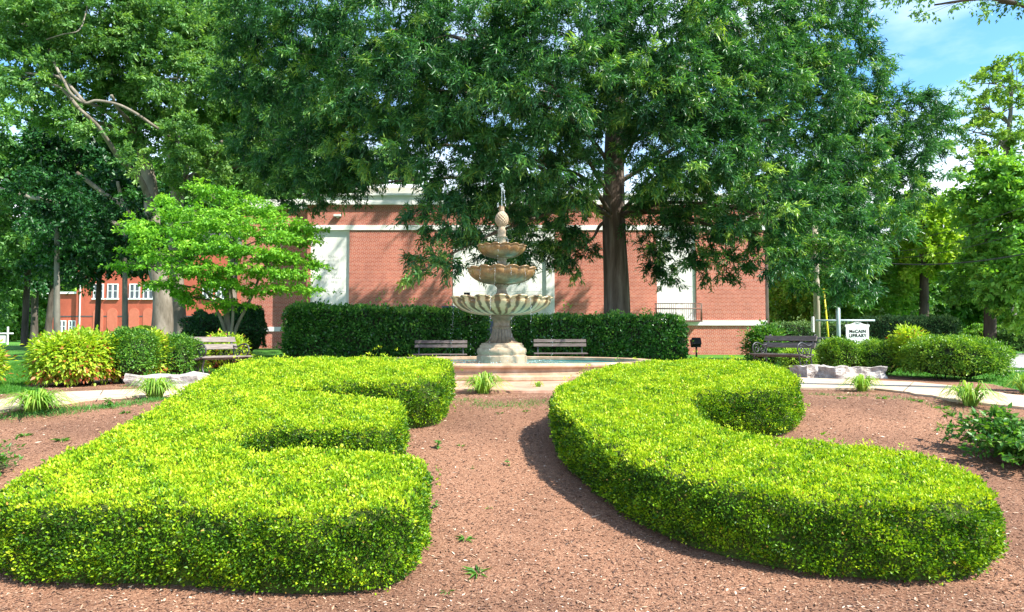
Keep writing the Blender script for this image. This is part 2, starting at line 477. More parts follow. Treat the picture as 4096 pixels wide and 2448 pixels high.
mat['steel'] = M_noise('painted_steel', [(.3, (.34, .40, .45)), (.7, (.46, .52, .56))], 5, 3, .4, 0)
mat['ink'] = M_noise('black_lettering', [(.3, (.01, .01, .01)), (.7, (.02, .02, .02))], 5, 2, .6, 0)
mat['stem'] = M_noise('green_stem', [(.3, (.06, .07, .03)), (.7, (.14, .13, .06))], 15, 3, .8, 0)
def make_glass():
    m, nt, p, o = nmat('window_glass')
    p.inputs['Base Color'].default_value = (.03, .05, .06, 1)
    p.inputs['Roughness'].default_value = .08
    p.inputs['Specular IOR Level'].default_value = .8
    n = noise_node(nt, 1.3, 3); bump(nt, n.outputs['Fac'], p, .1, .02)
    return m
mat['glass'] = make_glass()
def make_stone(name, stops, rough, spec, speck=.5, scale=9, coat=0.0):
    m, nt, p, o = nmat(name)
    n = noise_node(nt, scale, 8, .65)
    r = ramp(nt, stops)
    nt.links.new(n.outputs['Fac'], r.inputs[0])
    n2 = noise_node(nt, 140, 3, .8)
    r2 = ramp(nt, [(.35, (.55, .5, .48)), (.5, (1, 1, 1)), (.68, (1.4, 1.4, 1.35))])
    nt.links.new(n2.outputs['Fac'], r2.inputs[0])
    mm = nt.nodes.new('ShaderNodeMix'); mm.data_type = 'RGBA'; mm.blend_type = 'MULTIPLY'; mm.inputs['Factor'].default_value = speck
    nt.links.new(r.outputs[0], mm.inputs['A']); nt.links.new(r2.outputs[0], mm.inputs['B'])
    nt.links.new(mm.outputs['Result'], p.inputs['Base Color'])
    p.inputs['Roughness'].default_value = rough
    p.inputs['Specular IOR Level'].default_value = spec
    p.inputs['Coat Weight'].default_value = coat
    p.inputs['Coat Roughness'].default_value = .12
    bump(nt, n2.outputs['Fac'], p, .25, .003)
    return m
mat['granite'] = make_stone('speckled_granite', [(.3, (.27, .195, .125)), (.5, (.38, .285, .19)), (.7, (.48, .38, .27))], .75, .25, .7)
mat['wet_granite'] = make_stone('wet_brown_granite', [(.3, (.12, .080, .048)), (.5, (.20, .138, .088)), (.7, (.30, .215, .145))], .45, .4, .7, 9, .12)
mat['wet_bowl'] = make_stone('wet_golden_bowl', [(.3, (.12, .062, .022)), (.5, (.23, .13, .05)), (.7, (.36, .23, .11))], .34, .5, .45, 6, .3)
mat['coping'] = make_stone('weathered_pool_stone', [(.3, (.27, .165, .10)), (.5, (.42, .28, .18)), (.7, (.56, .42, .30))], .8, .25, .3, 3)
def make_big_bowl():
    # pale stone with dark algae streaks where each gadroon lets the water run down
    m, nt, p, o = nmat('streaked_bowl_stone')
    t = nt.nodes.new('ShaderNodeTexCoord'); s = nt.nodes.new('ShaderNodeSeparateXYZ')
    nt.links.new(t.outputs['Object'], s.inputs[0])
    at = nt.nodes.new('ShaderNodeMath'); at.operation = 'ARCTAN2'
    nt.links.new(s.outputs['Y'], at.inputs[0]); nt.links.new(s.outputs['X'], at.inputs[1])
    n = noise_node(nt, 4, 4, .6)
    ad = nt.nodes.new('ShaderNodeMath'); ad.operation = 'MULTIPLY_ADD'; ad.inputs[1].default_value = .22
    nt.links.new(n.outputs['Fac'], ad.inputs[0]); nt.links.new(at.outputs[0], ad.inputs[2])
    mu = nt.nodes.new('ShaderNodeMath'); mu.operation = 'MULTIPLY'; mu.inputs[1].default_value = 16 * 2.0
    nt.links.new(ad.outputs[0], mu.inputs[0])
    co = nt.nodes.new('ShaderNodeMath'); co.operation = 'SINE'
    nt.links.new(mu.outputs[0], co.inputs[0])
    r = ramp(nt, [(.40, (.54, .43, .25)), (.60, (.33, .23, .11)), (.82, (.13, .08, .035))])
    mr_ = nt.nodes.new('ShaderNodeMapRange'); mr_.inputs['From Min'].default_value = -1; mr_.inputs['From Max'].default_value = 1
    nt.links.new(co.outputs[0], mr_.inputs['Value']); nt.links.new(mr_.outputs[0], r.inputs[0])
    nt.links.new(r.outputs[0], p.inputs['Base Color'])
    p.inputs['Roughness'].default_value = .32
    p.inputs['Coat Weight'].default_value = .15; p.inputs['Coat Roughness'].default_value = .15
    n2 = noise_node(nt, 120, 3, .7); bump(nt, n2.outputs['Fac'], p, .2, .003)
    return m
mat['big_bowl'] = make_big_bowl()
mat['teal'] = M_noise('teal_pool_paint', [(.3, (.01, .22, .26)), (.7, (.02, .34, .38))], 4, 4, .3, 0)
def make_water(name, base, rough, bs, scale, trans):
    m, nt, p, o = nmat(name)
    p.inputs['Base Color'].default_value = (*base, 1)
    p.inputs['Roughness'].default_value = rough
    p.inputs['IOR'].default_value = 1.33
    p.inputs['Transmission Weight'].default_value = trans
    n = noise_node(nt, scale, 4, .6); bump(nt, n.outputs['Fac'], p, bs, .02)
    return m
mat['water'] = make_water('pool_water', (.10, .42, .40), .06, .6, 9, .35)
mat['spray'] = make_water('falling_water', (.80, .86, .88), .12, .3, 60, .7)

# ---------------------------------------------------------------- ground sheets
YR = sorted(set([round(v, 3) for v in list(np.arange(-6, 24, 0.3)) + GY[1:12]] + [-60, -30, -12, 24, 26, 28, 30, 33, 36, 40, 50, 60, 80, 120, 200, 400, 900]))
def ground():
    XR = [-900, -400, -200, -100, -60, -40, -30, -24, -18, -14, -11, -10, -9, -8, -7, -6, -5, -3, 0, 3, 6, 10, 15, 20, 30, 50, 80, 150, 400, 900]
    vs = [(x, y, zg(x, y) - 0.0) for y in YR for x in XR]
    n = len(XR)
    fs = [(j * n + i, j * n + i + 1, (j + 1) * n + i + 1, (j + 1) * n + i) for j in range(len(YR) - 1) for i in range(n - 1)]
    o = MB().add(vs, fs).build('lawn', mat['lawn'])
    tag(o, kind='structure')
    return o
ground()
def drape(name, poly, off, m, skirt=0.0, kind='structure'):
    bm = bmesh.new()
    vs = [bm.verts.new((p[0], p[1], 0)) for p in poly]
    f = bm.faces.new(vs)
    if f.normal.z < 0: f.normal_flip()
    bm.normal_update()
    if bm.faces[:][0].normal.z < 0:
        bmesh.ops.reverse_faces(bm, faces=bm.faces[:])
    bmesh.ops.triangulate(bm, faces=bm.faces[:])
    y0 = min(p[1] for p in poly); y1 = max(p[1] for p in poly)
    for y in YR:
        if y0 < y < y1:
            bmesh.ops.bisect_plane(bm, geom=bm.verts[:] + bm.edges[:] + bm.faces[:], plane_co=(0, y, 0), plane_no=(0, 1, 0), dist=1e-5)
    for v in bm.verts:
        v.co.z = zg(v.co.x, v.co.y) + off
    if skirt:
        be = [e for e in bm.edges if e.is_boundary]
        r = bmesh.ops.extrude_edge_only(bm, edges=be)
        for v in [g for g in r['geom'] if isinstance(g, bmesh.types.BMVert)]:
            v.co.z -= skirt
    bmesh.ops.recalc_face_normals(bm, faces=bm.faces[:])
    up = sum(f.normal.z * f.calc_area() for f in bm.faces)
    if up < 0: bmesh.ops.reverse_faces(bm, faces=bm.faces[:])
    me = bpy.data.meshes.new(name)
    bm.to_mesh(me); bm.free()
    o = link(name, me, m)
    tag(o, kind=kind)
    return o
def g2(*pts): return [tuple(G(*p)[:2]) for p in pts]
FX, FY = -0.22, 14.6
PA, PB = 3.15, 2.35
mulch_poly = [(-10.5, -4), (10.5, -4), (10.5, 5), (10.2, 9.0)] + g2((2483, 950), (2408, 933)) + [(8.6, 13.2), (7.6, 15.6), (5.5, 17.9), (2.5, 19.4), (-3, 19.4), (-5.4, 17.6), (-7.4, 15.2), (-8.4, 13.2), (-8.3, 11.5)] + g2((118, 949), (0, 958)) + [(-10.5, 8.6)]
drape('mulch_bed', mulch_poly, 0.006, mat['mulch'])
rt = g2((1800, 921), (1925, 919), (2125, 927), (2220, 931), (2301, 939), (2432, 958), (2483, 966)) + [(8.9, 6.5), (8.9, 4.0), (7.6, 4.0)]
rt += g2((2560, 1010), (2483, 995), (2399, 986), (2301, 975), (2203, 956), (2122, 947), (1930, 945), (1760, 945))
drape('path', rt, 0.035, mat['path'], .05)
lf = [(-7.4, 4.6), (-8.9, 4.6), (-8.6, 6.6)] + g2((0, 976), (143, 956), (343, 948), (560, 928), (700, 924)) + g2((850, 946), (600, 954), (330, 966), (140, 985), (0, 1003))
drape('path', lf, 0.035, mat['path'], .05)
pl = [(FX + 4.35 * math.cos(a), FY + 4.5 * math.sin(a)) for a in np.linspace(0, 2 * PI, 72, endpoint=False)]
drape('plaza', pl, 0.045, mat['plaza'], .06)
# path joints: thin recessed-looking tooled strips
jb = MB()
for a, b in (((2385, 962), (2340, 985)), ((2215, 932), (2190, 956)), ((250, 952), (235, 977)), ((70, 967), (52, 995))):
    p, q = G(*a), G(*b)
    d = (q - p).normalized(); s_ = Vector((-d.y, d.x, 0)) * .006
    jb.add([p - s_ + Vector((0, 0, .041)), q - s_ + Vector((0, 0, .041)), q + s_ + Vector((0, 0, .041)), p + s_ + Vector((0, 0, .041))], [(0, 1, 2, 3)])
tag(jb.build('path_joint', mat['dark_bark']), kind='structure')
drape('road', [(14.3, 20.2), (22, 19.0), (60, 17.0), (60, 33), (30, 35), (22, 42), (19, 60), (14, 95), (6, 95), (12.5, 60), (14.5, 40), (14.6, 30)], 0.012, mat['road'])
drape('pavement', [(12.0, 16.6), (60, 14.2), (60, 15.4), (12.0, 17.6)], 0.03, mat['kerb'], .04)
drape('service_drive', [(-120, 66), (-20, 66), (-20, 72), (-120, 72)], 0.012, mat['road'])

# ---------------------------------------------------------------- text helper
def text_mesh(s, size, depth=.004, bold=0.0, spacing=1.0):
    cu = bpy.data.curves.new('txt', 'FONT')
    cu.body = s; cu.size = size; cu.extrude = depth; cu.align_x = 'CENTER'; cu.align_y = 'CENTER'
    cu.offset = bold; cu.space_character = spacing
    o = bpy.data.objects.new('txt', cu)
    COL.objects.link(o)
    dg = bpy.context.evaluated_depsgraph_get()
    me = bpy.data.meshes.new_from_object(o.evaluated_get(dg))
    bpy.data.objects.remove(o)
    # stand it up, facing -Y
    me.transform(Matrix.Rotation(PI / 2, 4, 'X'))
    return me

# ---------------------------------------------------------------- library
BD = 34.6
bs = BD / F / K * 1.0  # metres per inspected pixel at the facade
def bx(dx): return P(dx, 800, BD).x
def bz(dy): return P(1241, dy, BD).z
lib = empty('library_building', (0, BD, 0), 0, 'red brick library with white cornice and tall limestone panels behind the big oak', 'building')
X0, X1 = bx(742), bx(1857)
ZB, ZT = -.35, bz(497)
def lb(): return MB()
def shift(mb):  # geometry was written in world space; the parent sits at (0,BD,0)
    mb.v = [(x, y - BD, z) for (x, y, z) in mb.v]
    return mb
panels = [(bx(750), bx(845)), (bx(1098), bx(1345)), (bx(1594), bx(1690))]
w = lb()
zl0, zl1, zm0, zm1 = bz(789), bz(777), bz(558), bz(546)
# wall pieces around the recessed panels
xs = [X0] + [v for p in panels for v in p] + [X1]
for i in range(0, len(xs), 2):
    w.box(xs[i], xs[i + 1], BD, BD + .3, zl1, zm0)
w.box(X0, X1, BD, BD + .3, ZB, zl0)
w.box(X0, X1, BD, BD + .3, zm1, ZT)
w.box(X0, X1, BD + .30, BD + 22, ZB, ZT)
shift(w).build('wall', mat['brick'], lib)
b = lb().box(X0 - .04, X1 + .04, BD - .05, BD + .3, zm0, zm1)
shift(b).build('stone_band', mat['limestone'], lib)
b = lb().box(X0 - .04, X1 + .05, BD - .08, BD + .3, zl0, zl1)
shift(b).build('stone_band', mat['limestone'], lib)
c = lb()
c.box(X0 - .16, X1 + .16, BD - .16, BD + 22.1, ZT, ZT + .14)
c.box(X0 - .10, X1 + .10, BD - .10, BD + 22.0, ZT + .14, ZT + .46)
c.box(X0 - .20, X1 + .20, BD - .20, BD + 22.2, ZT + .46, ZT + .56)
shift(c).build('cornice', mat['limestone'], lib)
for i, (a, b_) in enumerate(panels):
    q = lb().box(a, b_, BD + .10, BD + .298, zl1, zm0)
    po = shift(q).build('stone_panel', mat['limestone'], lib)
    j = lb()
    z = zl1 + .35; row = 0
    while z < zm0 - .3:
        j.box(a + .002, b_ - .002, BD + .094, BD + .10, z, z + .014)
        x = a + (.35 if row % 2 else .75)
        while x < b_ - .2:
            j.box(x, x + .014, BD + .0945, BD + .10, z + .014, min(z + 1.14, zm0))
            x += 1.02
        z += 1.14; row += 1
    shift(j).build('panel_joint', mat['joint'], po)
    if i == 1:
        fr = lb()
        for xx in (a, b_ - .42):
            fr.box(xx, xx + .42, BD - .02, BD + .094, zl1, zm0)
        fr.box(a + .42, b_ - .42, BD - .02, BD + .094, zm0 - .55, zm0 - .003)
        shift(fr).build('portal_frame', mat['limestone'], po)
lines = [('YE', 'SHALL'), ('KNOW', 'THE'), ('TRUTH',), ('AND', 'THE'), ('TRUTH',), ('SHALL', 'MAKE'), ('YOU', 'FREE')]
rows = [(797, 622.0 + 10.35 * i, l_) for i, l_ in enumerate(lines)] + [(799, 686 + 10, ('JOHN', '8-32'))]
rows[-1] = (799, 622 + 10.35 * 7.6, ('JOHN', '8-32'))
for dxc, dyc, ws in rows:
    c0 = P(dxc, dyc, BD); wl = [len(w_) * .125 for w_ in ws]; tot = sum(wl) + .17 * (len(ws) - 1); x = c0.x - tot / 2
    for w_, l_ in zip(ws, wl):
        me = text_mesh(w_, .185, .002)
        o = link('carved_word', me, mat['carved'], lib); o.location = (x + l_ / 2, .097, c0.z)
        x += l_ + .17
# left wing set a little back
WL, WR = bx(560), X0
wg = lb()
wz1 = bz(803); wz2 = bz(792)
wg.box(WL, WR - .003, BD + 1.2, BD + 18, -.3, wz1)
wg.box(WL, WR - .003, BD + 1.2, BD + 18, wz2, ZT)
wgo = shift(wg).build('side_wing', mat['brick'], lib)
b = lb().box(WL - .05, WR - .003, BD + 1.14, BD + 18.05, wz1, wz2)
shift(b).build('wing_band', mat['limestone'], wgo)
b = lb().box(WL - .15, X0 - .22, BD + 1.05, BD + 18.1, ZT, ZT + .5)
shift(b).build('wing_cornice', mat['limestone'], wgo)
# rooftop room
zr = P(1241, 456, BD + 9).z
ax_, bx_2 = P(868, 456, BD + 9).x, P(1012, 456, BD + 9).x
rf = lb().box(ax_, bx_2, BD + 9, BD + 15, ZT + .5, zr)
rfo = shift(rf).build('rooftop_room', mat['cream'], lib)
r2 = lb().box(ax_ - .2, bx_2 + .2, BD + 8.8, BD + 15.2, zr + .003, zr + .2)
shift(r2).build('roof_edge', mat['limestone'], rfo)
r3 = lb().box(P(913, 456, BD + 9).x, P(917, 456, BD + 9).x, BD + 8.9, BD + 8.995, ZT + .8, zr)
shift(r3).build('downpipe', mat['black'], rfo)
# small floodlights high on the wall
for dx, dy in ((820, 524), (987, 523), (835, 446)):
    if dy < 480: continue
    p = P(dx, dy, BD)
    q = lb()
    q.box(p.x - .19, p.x + .19, BD - .22, BD - .002, p.z - .04, p.z + .05, bev=.015)
    q.box(p.x - .05, p.x + .05, BD - .12, BD - .003, p.z - .10, p.z - .042)
    shift(q).build('wall_light', mat['white'], lib)
# balcony railing in front of right panel
ra, rb = bx(1587), bx(1695)
rz0, rz1 = bz(779.5), bz(737)
rl = lb()
yf = BD - .55
for z_ in (rz1, rz1 - .26, rz0 + .04):
    rl.tube([(ra, yf, z_), (rb, yf, z_)], .022 if z_ != rz1 - .26 else .035, 6)
    for xx in (ra, rb): rl.tube([(xx, yf, z_), (xx, BD - .09, z_)], .02, 6)
nb = 25
for i in range(nb):
    x = ra + (rb - ra) * i / (nb - 1)
    if 0.45 < i / (nb - 1) < 0.55: continue
    rl.tube([(x, yf, rz0 + .04), (x, yf, rz1)], .03 if i in (0, nb - 1) else .011, 6)
for yy in (BD - .4, BD - .25):
    for xx in (ra, rb): rl.tube([(xx, yy, rz0 + .04), (xx, yy, rz1)], .011, 6)
cxr = (ra + rb) / 2
for sgn in (-1, 1):
    for (cz_, r_) in ((rz0 + .3, .11), (rz0 + .55, .09), (rz0 + .85, .08)):
        pts = [(cxr + sgn * (.1 + r_ * (1 - t / 14) * math.cos(t * .7)), yf, cz_ + r_ * (1 - t / 14) * math.sin(t * .7)) for t in range(13)]
        rl.tube(pts, .008, 5)
rl.box(ra - .03, rb + .03, yf - .03, BD - .085, rz0 - .03, rz0 + .02)
shift(rl).build('balcony_railing', mat['rail'], lib)

# ---------------------------------------------------------------- far painted building, left
FD = 95.0
def fx(dx): return P(dx, 800, FD).x
def fz(dy): return P(1241, dy, FD).z
fb = empty('hall_building', (0, FD, 0), 0, 'distant bright red brick hall with white sash windows, far left across the lawn', 'building')
def fs_(mb):
    mb.v = [(x, y - FD, z) for (x, y, z) in mb.v]
    return mb
w = MB()
w.box(fx(183), fx(640), FD, FD + 25, -.3, fz(600))
w.box(fx(112), fx(183) - .003, FD + .6, FD + 25, -.3, fz(712))
fs_(w).build('wall', mat['far_brick'], fb)
w = MB().box(fx(112) - .3, fx(183) - .01, FD + .3, FD + 25.3, fz(712), fz(707))
w.box(fx(183) - .3, fx(640) + .3, FD - .4, FD + 25.3, fz(600), fz(594))
fs_(w).build('cornice', mat['white'], fb)
w = MB()
xa, xb, za = fx(183) - .5, fx(640) + .5, fz(594)
w.add([(xa, FD - .6, za), (xb, FD - .6, za), (xb, FD + 25.5, za), (xa, FD + 25.5, za), (xa + 4, FD + 12, za + 5), (xb - 4, FD + 12, za + 5)], [(0, 1, 5, 4), (1, 2, 5), (2, 3, 4, 5), (3, 0, 4), (3, 2, 1, 0)])
fs_(w).build('roof', mat['slate_roof'], fb)
w = MB().box(fx(113), fx(182), FD + .56, FD + .6, fz(768), fz(765.5))
w.box(fx(183.5), fx(639), FD - .04, FD, fz(768), fz(765.5))
fs_(w).build('string_course', mat['slate_roof'], fb)
w = MB().box(fx(192.3), fx(194), FD - .15, FD - .005, -.1, fz(660))
fs_(w).build('downpipe', mat['white'], fb)
for dx0, dx1, yt, yb, yf in ((224.6, 249.5, 688, 723, 0), (258.4, 284.7, 688, 723, 0), (312, 337.5, 688, 723, 0), (345.5, 371, 688, 723, 0), (490, 514, 688, 723, 0), (522, 546, 688, 723, 0), (159.6, 177.8, 776.6, 806, .6), (134, 153.5, 776.6, 806, .6)):
    q = MB()
    x0, x1, z0, z1 = fx(dx0), fx(dx1), fz(yb), fz(yt)
    t = .13; yw = FD + yf
    q.box(x0, x0 + t, yw - .12, yw - .004, z0, z1); q.box(x1 - t, x1, yw - .12, yw - .004, z0, z1)
    q.box((x0 + x1) / 2 - t * .8, (x0 + x1) / 2 + t * .8, yw - .12, yw - .004, z0, z1)
    q.box(x0 + t, (x0 + x1) / 2 - t * .8, yw - .12, yw - .004, z1 - t, z1); q.box((x0 + x1) / 2 + t * .8, x1 - t, yw - .12, yw - .004, z1 - t, z1)
    q.box(x0 + t, (x0 + x1) / 2 - t * .8, yw - .1, yw - .004, (z0 + z1) / 2 - .04, (z0 + z1) / 2 + .04)
    q.box((x0 + x1) / 2 + t * .8, x1 - t, yw - .1, yw - .004, (z0 + z1) / 2 - .04, (z0 + z1) / 2 + .04)
    wo_ = fs_(q).build('window', mat['white'], fb)
    q = MB().box(x0 - .12, x1 + .12, yw - .25, yw - .003, z0 - .2, z0 - .002)
    fs_(q).build('sill', mat['white'], wo_)
    q = MB().box(x0 + t, x1 - t, yw - .05, yw - .002, z0, z1 - t)
    fs_(q).build('pane', mat['glass'], wo_)
for dx0, dx1 in ((225, 250), (259, 284), (312, 337), (346, 371)):
    x0, x1 = fx(dx0), fx(dx1); r_ = (x1 - x0) / 2; cx_ = (x0 + x1) / 2; zt = fz(747) - r_
    out = [(x0, -.1), (x1, -.1)] + [(cx_ + r_ * math.cos(a), zt + r_ * math.sin(a)) for a in np.linspace(0, PI, 15)]
    n_ = len(out)
    q = MB().add([(x, FD - .06, z) for x, z in out] + [(x, FD - .003, z) for x, z in out], [tuple(range(n_))] + [(i, i + n_, (i + 1) % n_ + n_, (i + 1) % n_) for i in range(n_)])
    fs_(q).build('blind_arch', mat['arch_brick'], fb)
# low brick wall and white sign frame far left
q = MB(); a, b_ = P(100, 800, 84).x, P(123, 800, 84).x
q.box(a, b_, 84, 84.4, -.1, P(0, 823, 84).z)
o = q.build('garden_wall', mat['far_brick']); tag(o, 'short low red brick wall at the far edge of the left lawn', 'wall')
q = MB().box(a - .05, b_ + .05, 83.95, 84.45, P(0, 823, 84).z, P(0, 820, 84).z); q.build('wall_cap', mat['cream'], o)
o = empty('white_sign_frame', (P(10, 830, 70).x, 70, -.1), 0, 'small white sign frame standing on the lawn at the far left', 'sign')
q = MB(); q.box(.28, .42, -.05, .05, 0, 1.9, bev=.01); q.build('post', mat['white'], o)
q = MB(); q.box(-2.2, .9, -.04, .04, 1.15, 1.3); q.build('crossbar', mat['white'], o)
q = MB(); q.box(-2.0, .1, -.03, .03, .25, 1.0); q.build('board', mat['white'], o)

# ---------------------------------------------------------------- hedges
def chaikin(p, n=2):
    for _ in range(n):
        q = []
        for i in range(len(p)):
            a, b = p[i], p[(i + 1) % len(p)]
            q += [(a[0] * .75 + b[0] * .25, a[1] * .75 + b[1] * .25), (a[0] * .25 + b[0] * .75, a[1] * .25 + b[1] * .75)]
        p = q
    return p
def area2(p): return sum(p[i][0] * p[(i + 1) % len(p)][1] - p[(i + 1) % len(p)][0] * p[i][1] for i in range(len(p)))
def inside(poly, X, Y):
    p = np.array(poly); c = np.zeros(len(X), bool); n = len(p); j = n - 1
    for i in range(n):
        xi, yi = p[i]; xj, yj = p[j]
        if yi != yj:
            c ^= ((yi > Y) != (yj > Y)) & (X < (xj - xi) * (Y - yi) / (yj - yi) + xi)
        j = i
    return c
def edge_dist(poly, X, Y):
    p = np.array(poly); d = np.full(len(X), 1e9)
    for i in range(len(p)):
        a = p[i]; b = p[(i + 1) % len(p)]; ab = b - a; L2 = (ab ** 2).sum() + 1e-12
        t = np.clip(((X - a[0]) * ab[0] + (Y - a[1]) * ab[1]) / L2, 0, 1)
        dd = np.hypot(X - a[0] - t * ab[0], Y - a[1] - t * ab[1])
        d = np.minimum(d, dd)
    return d
def wob(X, Y, s=1.0):
    return (np.sin(X * 3.1 * s + 1.3) * np.cos(Y * 2.7 * s + .5) + .6 * np.sin(X * 7.3 * s + Y * 5.1 * s) + .4 * np.sin(Y * 11 * s - X * 9 * s + 2)) / 2
vzg = np.vectorize(zg)
def hedge(name, poly, H, m_leaf, m_core, Ln, W, dens, label, rnd_r=.10, bumpy=.02, skirtz=.04, twigs=True, topvar=0.0, slope=None, parent_loc=None, gaps=0.0, bulge=0.03):
    poly = list(poly)
    if area2(poly) < 0: poly = poly[::-1]
    P_ = np.array(poly)
    x0, y0 = P_.min(0); x1, y1 = P_.max(0)
    A = abs(area2(poly)) / 2
    def ztop(X, Y):
        return vzg(X, Y) + H + bumpy * wob(X, Y, 1.3) + (slope(X, Y) if slope else 0)
    # top leaves
    N = int(A * dens * 1.15)
    X = rng.uniform(x0, x1, int(N * (x1 - x0) * (y1 - y0) / A)); Y = rng.uniform(y0, y1, len(X))
    k = inside(poly, X, Y); X = X[k]; Y = Y[k]
    d = edge_dist(poly, X, Y)
    zt = ztop(X, Y)
    dr = np.clip(d, 0, rnd_r)
    Z = zt - (rnd_r - np.sqrt(np.maximum(rnd_r ** 2 - (rnd_r - dr) ** 2, 0))) - np.abs(rng.normal(0, .012, len(X))) * Ln / .02
    pos_t = np.stack([X, Y, Z], 1)
    nt_ = np.stack([np.zeros(len(X)), np.zeros(len(X)), np.ones(len(X))], 1)
    lvl_t = np.full(len(X), .0)
    # side leaves
    seg = np.roll(P_, -1, 0) - P_; sl = np.hypot(seg[:, 0], seg[:, 1]); per = sl.sum()
    Ns = int(per * H * dens * 1.15)
    cs = np.cumsum(sl); u = rng.uniform(0, per, Ns); idx = np.searchsorted(cs, u); idx = np.clip(idx, 0, len(P_) - 1)
    tt = (u - (cs[idx] - sl[idx])) / np.maximum(sl[idx], 1e-9)
    q = P_[idx] + seg[idx] * tt[:, None]
    nn = np.stack([seg[:, 1], -seg[:, 0]], 1) / np.maximum(sl[:, None], 1e-9)
    nx = nn[idx]
    h = rng.uniform(0, 1, Ns) ** .95
    prof = bulge * np.sin(h * PI) - np.clip((.18 - h) / .18, 0, 1) * rnd_r * .5
    zt = ztop(q[:, 0], q[:, 1]); zb = vzg(q[:, 0], q[:, 1]) + skirtz
    Z = zb + (zt - rnd_r * .6 - zb) * h
    offs = prof + bumpy * 1.2 * wob(u * 1.7, Z * 5 + u) - np.abs(rng.normal(0, .016, Ns)) * Ln / .02
    pos_s = np.stack([q[:, 0] + nx[:, 0] * offs, q[:, 1] + nx[:, 1] * offs, Z], 1)
    ns = np.stack([nx[:, 0], nx[:, 1], np.full(Ns, .35)], 1)
    if gaps > 0:
        kk = (wob(u * 2.1, Z * 6) < 1 - gaps * 2) ; pos_s = pos_s[kk]; ns = ns[kk]
    pos = np.concatenate([pos_t, pos_s]); nr = norm(np.concatenate([nt_, ns]))
    n = len(pos)
    # leaves point outward/upward around shoots, leaf face roughly faces the light side
    dd = norm(nr * .75 + rng.normal(0, .62, (n, 3)) + np.array([0, 0, .35]))
    ln = norm(nr * .8 + rng.normal(0, .7, (n, 3)))
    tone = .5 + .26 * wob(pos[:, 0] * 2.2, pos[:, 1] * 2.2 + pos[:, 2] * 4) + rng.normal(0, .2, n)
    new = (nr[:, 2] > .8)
    tone = np.where(new, tone + .19, tone - .24)  # new growth lighter on top; side leaves darkened in colour to deepen shade
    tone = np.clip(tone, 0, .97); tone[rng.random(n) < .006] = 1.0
    # leaves sit in small shoots that share tone and spread from one point
    nc = max(8, n // 8); pick = rng.permutation(n)[:nc]; ci = pick[rng.integers(0, nc, n)]
    off = rng.normal(0, 1, (n, 3)) * Ln * .75
    c_n = nr[ci]; c_p = pos[ci]
    lift = np.zeros(n); stray = rng.random(n) < .045; lift[stray] = rng.gamma(1.6, Ln * .9, stray.sum())
    along = (off * c_n).sum(1, keepdims=True)
    off = off - along * c_n * .5
    pos = c_p + off + c_n * lift[ci][:, None]
    dd = norm(norm(off) * .75 + c_n * .75 + rng.normal(0, .35, (n, 3)) + np.array([0, 0, .25]))
    ln = norm(c_n * .8 + rng.normal(0, .75, (n, 3)))
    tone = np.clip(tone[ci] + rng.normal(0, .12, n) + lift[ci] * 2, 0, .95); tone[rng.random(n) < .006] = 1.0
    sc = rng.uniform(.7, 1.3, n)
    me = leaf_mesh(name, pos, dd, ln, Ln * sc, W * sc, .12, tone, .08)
    cx, cy = P_.mean(0); cz = zg(cx, cy)
    root = empty(name, (cx, cy, cz), 0, label, 'hedge')
    me.transform(Matrix.Translation((-cx, -cy, -cz)))
    link('foliage', me, m_leaf, root)
    # inner mass
    def inset(dist):
        o = []
        for i in range(len(P_)):
            a = P_[i - 1]; b = P_[i]; c = P_[(i + 1) % len(P_)]
            n1 = np.array([(b - a)[1], -(b - a)[0]]); n2 = np.array([(c - b)[1], -(c - b)[0]])
            n1 /= np.linalg.norm(n1) + 1e-9; n2 /= np.linalg.norm(n2) + 1e-9
            m_ = n1 + n2; m_ /= np.linalg.norm(m_) + 1e-9
            o.append(b - m_ * dist)
        return np.array(o)
    g_ = max(Ln * 1.3, .03)
    rings = [(inset(g_ + .02), 0, .02), (inset(g_ * .9), 1, .3), (inset(g_), 1, .8), (inset(g_ + .02), 2, 0)]
    vs = []; n = len(P_)
    for R_, md, h_ in rings:
        for (x, y) in R_:
            zt_ = float(ztop(np.array([x]), np.array([y]))[0]); zb_ = zg(x, y)
            z = zb_ + .01 if md == 0 else (zb_ + (zt_ - zb_ - rnd_r * .8) * h_ if md == 1 else zt_ - g_ - .02)
            vs.append(Vector((x - cx, y - cy, z - cz)))
    bm = bmesh.new(); bv = [bm.verts.new(v) for v in vs]
    for r in range(len(rings) - 1):
        for i in range(n):
            try: bm.faces.new((bv[r * n + i], bv[r * n + (i + 1) % n], bv[(r + 1) * n + (i + 1) % n], bv[(r + 1) * n + i]))
            except ValueError: pass
    try:
        tris = tessellate_polygon([[Vector((bv[3 * n + i].co.x, bv[3 * n + i].co.y, 0)) for i in range(n)]])
        for t3 in tris:
            try: bm.faces.new([bv[3 * n + i] for i in t3])
            except ValueError: pass
        zcut = sorted(set([y for y in YR if y0 < y < y1]))
        for y in zcut:
            bmesh.ops.bisect_plane(bm, geom=bm.verts[:] + bm.edges[:] + bm.faces[:], plane_co=(0, y - cy, 0), plane_no=(0, 1, 0), dist=1e-5)
    except ValueError: pass
    me = bpy.data.meshes.new('stems'); bm.to_mesh(me); bm.free()
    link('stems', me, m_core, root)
    return root

